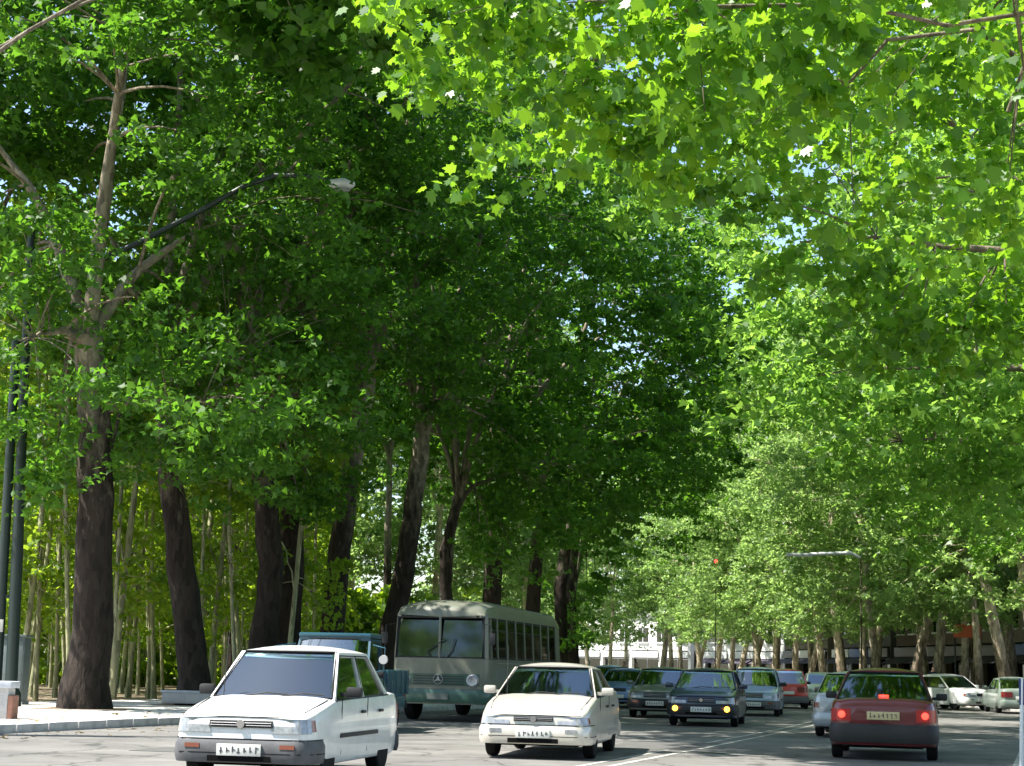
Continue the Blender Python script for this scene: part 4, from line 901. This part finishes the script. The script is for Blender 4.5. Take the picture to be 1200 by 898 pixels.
# ------------------------------------------------------------------ shops behind the right row
def building(name, label, x, y, ang, wid, dep, hgt, wall, sign, nshop, storeys, awn=None):
    r_ = empty(name, (x, y, 0), ang); tag(r_, label, 'building')
    gh = 3.4; g = G()
    g.box((0, dep / 2 + .05, (gh + hgt) / 2 + .1), (wid, dep, hgt - gh), bev=0); g.build('wall', wall, r_)
    g = G(); g.box((0, dep / 2 + 1.4, gh / 2), (wid - .2, dep - 2.8, gh)); g.build('shop_interior', INTER, r_)
    bw = wid / nshop
    for k in range(nshop + 1):
        g = G(); g.box((-wid / 2 + k * bw + (.15 if k == 0 else -.15 if k == nshop else 0), .35, gh / 2 + .05), (.32, .6, gh + .1)); g.build('pier', wall, r_)
    for k in range(nshop):
        cx = -wid / 2 + (k + .5) * bw
        g = G(); g.box((cx, .5, 1.35), (bw - .4, .02, 2.5)); p = g.build('shop_window', GLASSD, r_)
        g = G(); g.box((cx, .5, .12), (bw - .4, .06, .2)); g.box((cx, .49, 1.4), (.06, .06, 2.5)); g.box((cx, .49, 2.6), (bw - .4, .07, .08)); g.build('frame', STEEL, p)
        g = G(); g.box((cx, -.12, 3.05), (bw - .3, .14, .65), bev=.02); g.build('sign_board', sign[k % len(sign)], r_, 40)
        if awn:
            g = G(); g.poly([(cx - bw / 2 + .2, -.05, 2.7), (cx + bw / 2 - .2, -.05, 2.7), (cx + bw / 2 - .2, -1.3, 2.25), (cx - bw / 2 + .2, -1.3, 2.25)], (0, 0, -.03)); g.build('awning', awn, r_)
    nw = int(wid / 2.4)
    for st in range(storeys):
        for k in range(nw):
            cx = -wid / 2 + (k + .5) * wid / nw; cz = gh + 1.7 + st * 3.1
            g = G(); g.box((cx, .02, cz), (1.3, .06, 1.5)); wd = g.build('window', GLASSD, r_)
            g = G(); g.box((cx, -.02, cz - .82), (1.5, .2, .1)); g.box((cx, -.01, cz), (.06, .05, 1.5)); g.box((cx, -.01, cz + .78), (1.42, .1, .07)); g.build('frame', WHT, wd)
    g = G(); g.box((0, dep / 2, hgt + .12), (wid + .4, dep + .4, .25)); g.build('roof', CONC, r_)
    return r_
W1 = mat('wall_brown', (.13, .10, .075), .9, var=.2, vscale=2); W2 = mat('wall_cream', (.20, .18, .14), .9, var=.1, vscale=2); W3 = mat('wall_white', (.72, .71, .68), .85, var=.05, vscale=1); W4 = mat('wall_grey', (.12, .12, .115), .9, var=.15, vscale=2)
SG = {k: mat('sign_' + k, c, .5) for k, c in dict(dim=(.12, .12, .12), orange=(.65, .13, .03), white=(.75, .75, .73), yellow=(.75, .45, .03), blue=(.05, .12, .35), grey=(.13, .13, .13)).items()}
def bx_at(y): return rk(y) + 11.5
specs = [(70, 15, W4, ['grey', 'orange'], 'grey shop building with an orange sign behind the parked cars'), (86, 15, W1, ['grey', 'orange', 'grey'], 'brown shop building half hidden by the sunlit trunks'),
         (102, 15, W2, ['grey', 'blue'], 'cream shop building behind the right tree row'), (118, 15, W1, ['grey', 'grey'], 'dark brown shop row behind the bend'), (134, 15, W4, ['white', 'blue', 'grey'], 'grey shop row with white sign boards far along the bend'), (150, 14, W2, ['grey', 'white'], 'cream building at the far end of the right row')]
AWN = mat('awning_dark', (.06, .05, .07), .8)
for (y, wd, wm, sg, lab) in specs:
    dx = (bx_at(y + 3) - bx_at(y - 3)) / 6
    building('shop_building', lab, bx_at(y), y, -math.pi / 2 - math.atan(dx), wd, 9, 9.8, wm, [SG[k] for k in sg], 3, 2, AWN)
building('shop_building', 'white sunlit building with a yellow sign closing the street', 11.8, 186, -.75, 20, 9, 7.0, W3, [SG['yellow'], SG['white'], SG['white'], SG['white'], SG['white']], 5, 1, None)
building('shop_building', 'white shop front with dark awning beside the white building', 23.5, 172, -.9, 11, 9, 6.8, W3, [SG['white']], 3, 1, AWN)
sgn = empty('shop_sign', (22.6, 84.5, .13)); tag(sgn, 'orange sign board hanging between the right trunks', 'sign')
g = G(); g.box((0, 0, 3.45), (1.35, .12, .62), bev=.06); g.build('board', SG['orange'], sgn, 40)
for sx in (-.6, .6): g = G(); g.tube([(sx, .05, -.1), (sx, .05, 3.4)], .04, 8); g.build('post', POLE, sgn, 50)

# ------------------------------------------------------------------ people
def person(label, loc, rz, shirt, trousers, skin=(.36, .22, .15), hair=(.012, .010, .009), walk=.12, h=1.72, sit=False):
    J = {'pel': (0, 0, .95), 'sp': (0, .0, 1.15), 'ch': (0, -.01, 1.36), 'nk': (0, -.01, 1.48), 'hd': (0, -.03, 1.60), 'ht': (0, -.02, 1.70)}
    E = [('pel', 'sp'), ('sp', 'ch'), ('ch', 'nk'), ('nk', 'hd'), ('hd', 'ht')]; rad = {'pel': (.15, .11), 'sp': (.14, .10), 'ch': (.16, .105), 'nk': (.055, .055), 'hd': (.078, .095), 'ht': (.055, .065)}
    for s, n in ((-1, 'l'), (1, 'r')):
        w_ = walk * s
        J.update({n + 'sh': (s * .175, 0, 1.41), n + 'el': (s * .23, w_ * .5 + .02, 1.14), n + 'wr': (s * .24, -w_ * .2 - .05, .90), n + 'ha': (s * .24, -w_ * .2 - .08, .80),
                  n + 'hp': (s * .09, 0, .90), n + 'kn': (s * .10, -w_ * .9 - .03, .50), n + 'an': (s * .10, -w_ * 1.1 + .03, .09), n + 'to': (s * .11, -w_ * 1.1 - .12, .035)})
        E += [('ch', n + 'sh'), (n + 'sh', n + 'el'), (n + 'el', n + 'wr'), (n + 'wr', n + 'ha'), ('pel', n + 'hp'), (n + 'hp', n + 'kn'), (n + 'kn', n + 'an'), (n + 'an', n + 'to')]
        rad.update({n + 'sh': (.065, .065), n + 'el': (.047, .047), n + 'wr': (.033, .033), n + 'ha': (.028, .04), n + 'hp': (.095, .095), n + 'kn': (.062, .062), n + 'an': (.042, .042), n + 'to': (.035, .03)})
    if sit:
        J = {k: (v[0], v[1], v[2] - .80) for k, v in J.items()}
        for s, n in ((-1, 'l'), (1, 'r')):
            J.update({n + 'kn': (s * .12, -.42, .26), n + 'an': (s * .12, -.62, -.12), n + 'to': (s * .12, -.76, -.16), n + 'el': (s * .24, -.12, .38), n + 'wr': (s * .17, -.34, .44), n + 'ha': (s * .14, -.42, .47)})
    ks_ = list(J); me = bpy.data.meshes.new('body'); me.from_pydata([J[k] for k in ks_], [(ks_.index(a), ks_.index(b)) for a, b in E], [])
    o = bpy.data.objects.new('body', me); COL.objects.link(o)
    md = o.modifiers.new('s', 'SKIN'); lay = me.skin_vertices[0].data
    for i, k in enumerate(ks_): lay[i].radius = rad[k]; lay[i].use_root = (k == 'pel')
    sb = o.modifiers.new('d', 'SUBSURF'); sb.levels = 2; sb.render_levels = 2
    dg = bpy.context.evaluated_depsgraph_get(); m2 = bpy.data.meshes.new_from_object(o.evaluated_get(dg)); bpy.data.objects.remove(o)
    nm = label[:12].replace(' ', '_')
    for m in (mat('skin', skin, .6), mat('cloth_' + nm, shirt, .9), mat('trousers_' + nm, trousers, .9), mat('shoe', (.02, .015, .012), .5), mat('hair', hair, .7)): m2.materials.append(m)
    for p in m2.polygons:
        c = p.center.copy(); i = 0
        if sit: c.z += .80; c.z = max(c.z, .95 if c.y < -.2 and c.z > 1.12 else .5)
        if c.z < .09: i = 3
        elif c.z < .96 and abs(c.x) < .2: i = 2
        elif c.z < 1.47 and not (c.z < .90 and abs(c.x) > .19): i = 1
        elif c.z > 1.655 or (c.z > 1.56 and c.y > .02): i = 4
        p.material_index = i; p.use_smooth = True
    r_ = empty('person', loc, rz); tag(r_, label, 'person'); r_.scale = (h / 1.76,) * 3
    b = raw_obj('body', m2, r_)
    g = G()
    for sx in (-1, 1): g.lathe([(-.006, .004), (-.002, .012), (.004, .012)], 8, 'Y', (sx * .032, -.118, 1.60 - (.8 if sit else 0)))
    g.build('eyes', mat('eye', (.02, .015, .01), .3), r_); g = G(); zo = .8 if sit else 0; g.poly([(-.014, -.118, 1.565 - zo), (.014, -.118, 1.565 - zo), (0, -.12, 1.61 - zo)], (0, -.022, -.004)); g.build('nose', mat('skin', skin), r_)
    return r_
person('person in a dark shirt standing behind the blue sedan', (4.55, 66.5, 0), .4, (.02, .02, .05), (.03, .03, .035))
person('person in a black coat walking past the olive grey car', (5.35, 70.5, 0), -1.2, (.012, .012, .014), (.012, .012, .014), walk=.2)
person('person in a pale shirt standing by the sunlit trunks', (19.4, 78.5, .13), .2, (.55, .55, .55), (.03, .03, .04))

def seat_in(c, W, L, cowl, H, label, shirt):
    M = Matrix.Translation(c.location) @ Euler(c.rotation_euler).to_matrix().to_4x4()
    p = M @ Vector((W * .21, -L / 2 + cowl + .88, H - .10 - .92))
    person(label, tuple(p), c.rotation_euler.z, shirt, (.03, .03, .04), sit=True)
seat_in(c1, 1.605, 3.94, 1.02, 1.46, 'person in a pale shirt driving the white sedan', (.45, .48, .5))
seat_in(c2, 1.66, 4.48, 1.22, 1.39, 'person in a grey shirt driving the champagne sedan', (.2, .2, .22))
seat_in(c3, 1.70, 4.41, 1.22, 1.40, 'person in dark clothes driving the dark blue sedan', (.03, .03, .03))
seat_in(c5, 1.605, 3.94, 1.02, 1.46, 'person in a white shirt driving the light blue sedan', (.6, .6, .6))
seat_in(c12, 1.68, 4.1, 1.22, 1.43, 'person driving the dark red sedan', (.08, .06, .05))
# more planes on both sides of the street behind the viewpoint (they show in the glass of the cars)
for i, (x, y) in enumerate([(-20, -12), (-37, -8), (-34, -19), (5, -14), (4, -27), (2, -41), (-17, -50)]):
    o = copy_tree(rp[i % 3]); o.location = (x, y, 0); o.rotation_euler = (0, 0, i * .7); o.scale = (1.1, 1.1, 1.15)
    o['label'] = ['stout', 'straight', 'leaning'][i % 3] + ' plane tree back along the street behind the viewpoint'; o['group'] = o['label']

for i, (x, y, an) in enumerate([(-34, -58, .2), (-14, -62, .2), (7, -58, .2), (24, -30, 1.1)]):  # unseen buildings added to block the bright horizon reflected in the bus glass
    building('shop_building', ['brown', 'dark brown', 'plain brown', 'long brown'][i] + ' shop building added unseen behind the viewpoint to darken reflections in the glass', x, y, math.pi + an, 20, 9, 9.5, W1, [SG['grey'], SG['white']], 4, 2, AWN)

# repair patches, manhole covers, tree pits and fallen leaves
PATCH = mat('asphalt_patch', (.075, .073, .070), .9, bump=.4, bscale=70, color2=(.11, .108, .10), vscale=3)
for i, (x, y, a, b_, rz) in enumerate([(2.8, 31.0, 1.6, 3.4, -.29), (8.4, 36.5, 1.2, 5.0, -.29), (-4.2, 25.6, 2.2, 1.3, -.2), (4.6, 22.5, 1.0, 2.6, -.29)]):
    g = G(); g.box((0, 0, .003), (a, b_, .004)); o = g.build('asphalt_patch', PATCH); o.location = (x, y, .001); o.rotation_euler = (0, 0, rz); tag(o, kind='structure')
for i, (x, y, lab) in enumerate([(3.3, 28.3, 'round iron manhole cover between the champagne and the dark red sedan'), (9.0, 44.0, 'round iron manhole cover on the empty right lane')]):
    r_ = empty('manhole_cover', (x, y, .0)); tag(r_, lab, 'manhole cover')
    g = G(); g.lathe([(-.02, .36), (.008, .36), (.010, .34)], 24, 'Z'); g.build('rim', STEEL, r_); g = G(); g.lathe([(-.02, .33), (.013, .33), (.015, .30)], 24, 'Z'); g.build('lid', mat('cast_iron', (.05, .048, .045), .7, .4, bump=.5, bscale=40), r_)
for i, t_ in enumerate(left[:4]):
    g = G(); g.grid(lambda u, v: (t_[0] + (u - .5) * (2.0 + .25 * math.sin(7 * v)), t_[1] + (v - .5) * (2.0 + .2 * math.sin(6 * u)), .136), 6, 6); o = g.build('tree_pit', EARTH); tag(o, kind='structure')
rs2 = np.random.RandomState(5); N_ = 900
yy_ = rs2.uniform(24, 75, N_); off_ = np.abs(rs2.normal(0, .8, N_)); P_ = np.array([[lk(y) + .15 + (o if rs2.rand() < .55 else -.6 - o * 2.5), y, 0] for y, o in zip(yy_, off_)])
P_[:, 2] = np.where(P_[:, 0] > np.array([lk(y) for y in yy_]), .012, .146)
DRY = leaf_mat('leaf_dry', (.10, .065, .02), (.22, .16, .05), (.2, .15, .04), .2, .7, .2)
tag(raw_obj('fallen_leaves', leaf_mesh('fallen_leaves', P_, .13, 'mid', 77, DRY, 4.0)), 'dry fallen leaves strewn along the left kerb', 'leaves', kind='stuff')

for i, (x, y) in enumerate([(8.2, 168), (12.0, 173), (5.5, 160), (3.0, 172), (9.5, 158)]):
    o = copy_tree(rp[i % 3]); o.location = (x, y, 0); o.rotation_euler = (0, 0, i * 1.3); o.scale = (.95, .95, .9)
    o['label'] = ['stout', 'straight', 'leaning'][i % 3] + ' sunlit plane tree in front of the white far building'; o['group'] = o['label']
for i, (x, y) in enumerate([(-9.5, 110), (-14, 116), (-5, 114), (-19, 112), (-25, 120), (-1, 120), (-32, 116), (-12, 128)]):
    o = copy_tree(rp[i % 3]); o.location = (x, y, 0); o.rotation_euler = (0, 0, i * .9); o.scale = (1.15, 1.15, 1.2)
    o['label'] = ['stout', 'straight', 'leaning'][i % 3] + ' sunlit plane tree far behind the grove and the bus'; o['group'] = o['label']

# wording of the labels: sides are named by what lies there
for o in scene.objects:
    if 'label' in o or 'group' in o:
        for key in ('label', 'group'):
            if key not in o: continue
            v = o[key]
            for a_, b_ in (('far left kerb', 'far grove-side kerb'), ('left kerb', 'grove-side kerb'), ('left pavement', 'grove-side pavement'), ('deep in the left grove', 'deep in the grove'), ('right pavement', 'shop-side pavement'), ('sunlit right row', 'sunlit shop-side row'),
                           ('the right row', 'the shop-side row'), ('right tree row', 'shop-side tree row'), ('right trees', 'shop-side trees'), ('right trunks', 'shop-side trunks'), ('right kerb', 'shop-side kerb'), ('right lane', 'shop-side lane'), ('right side', 'shop side'),
                           ('right of the massive trunk', 'just past the massive trunk'), ('facing the camera ', 'driving towards the shade '), ('behind the viewpoint', 'before the traffic'), ('nearest plane tree, its large', 'plane tree with large'), (' seen from behind', ' heading away'), ('in the distance heading away', 'in the distance heading away')):
                v = v.replace(a_, b_)
            o[key] = v
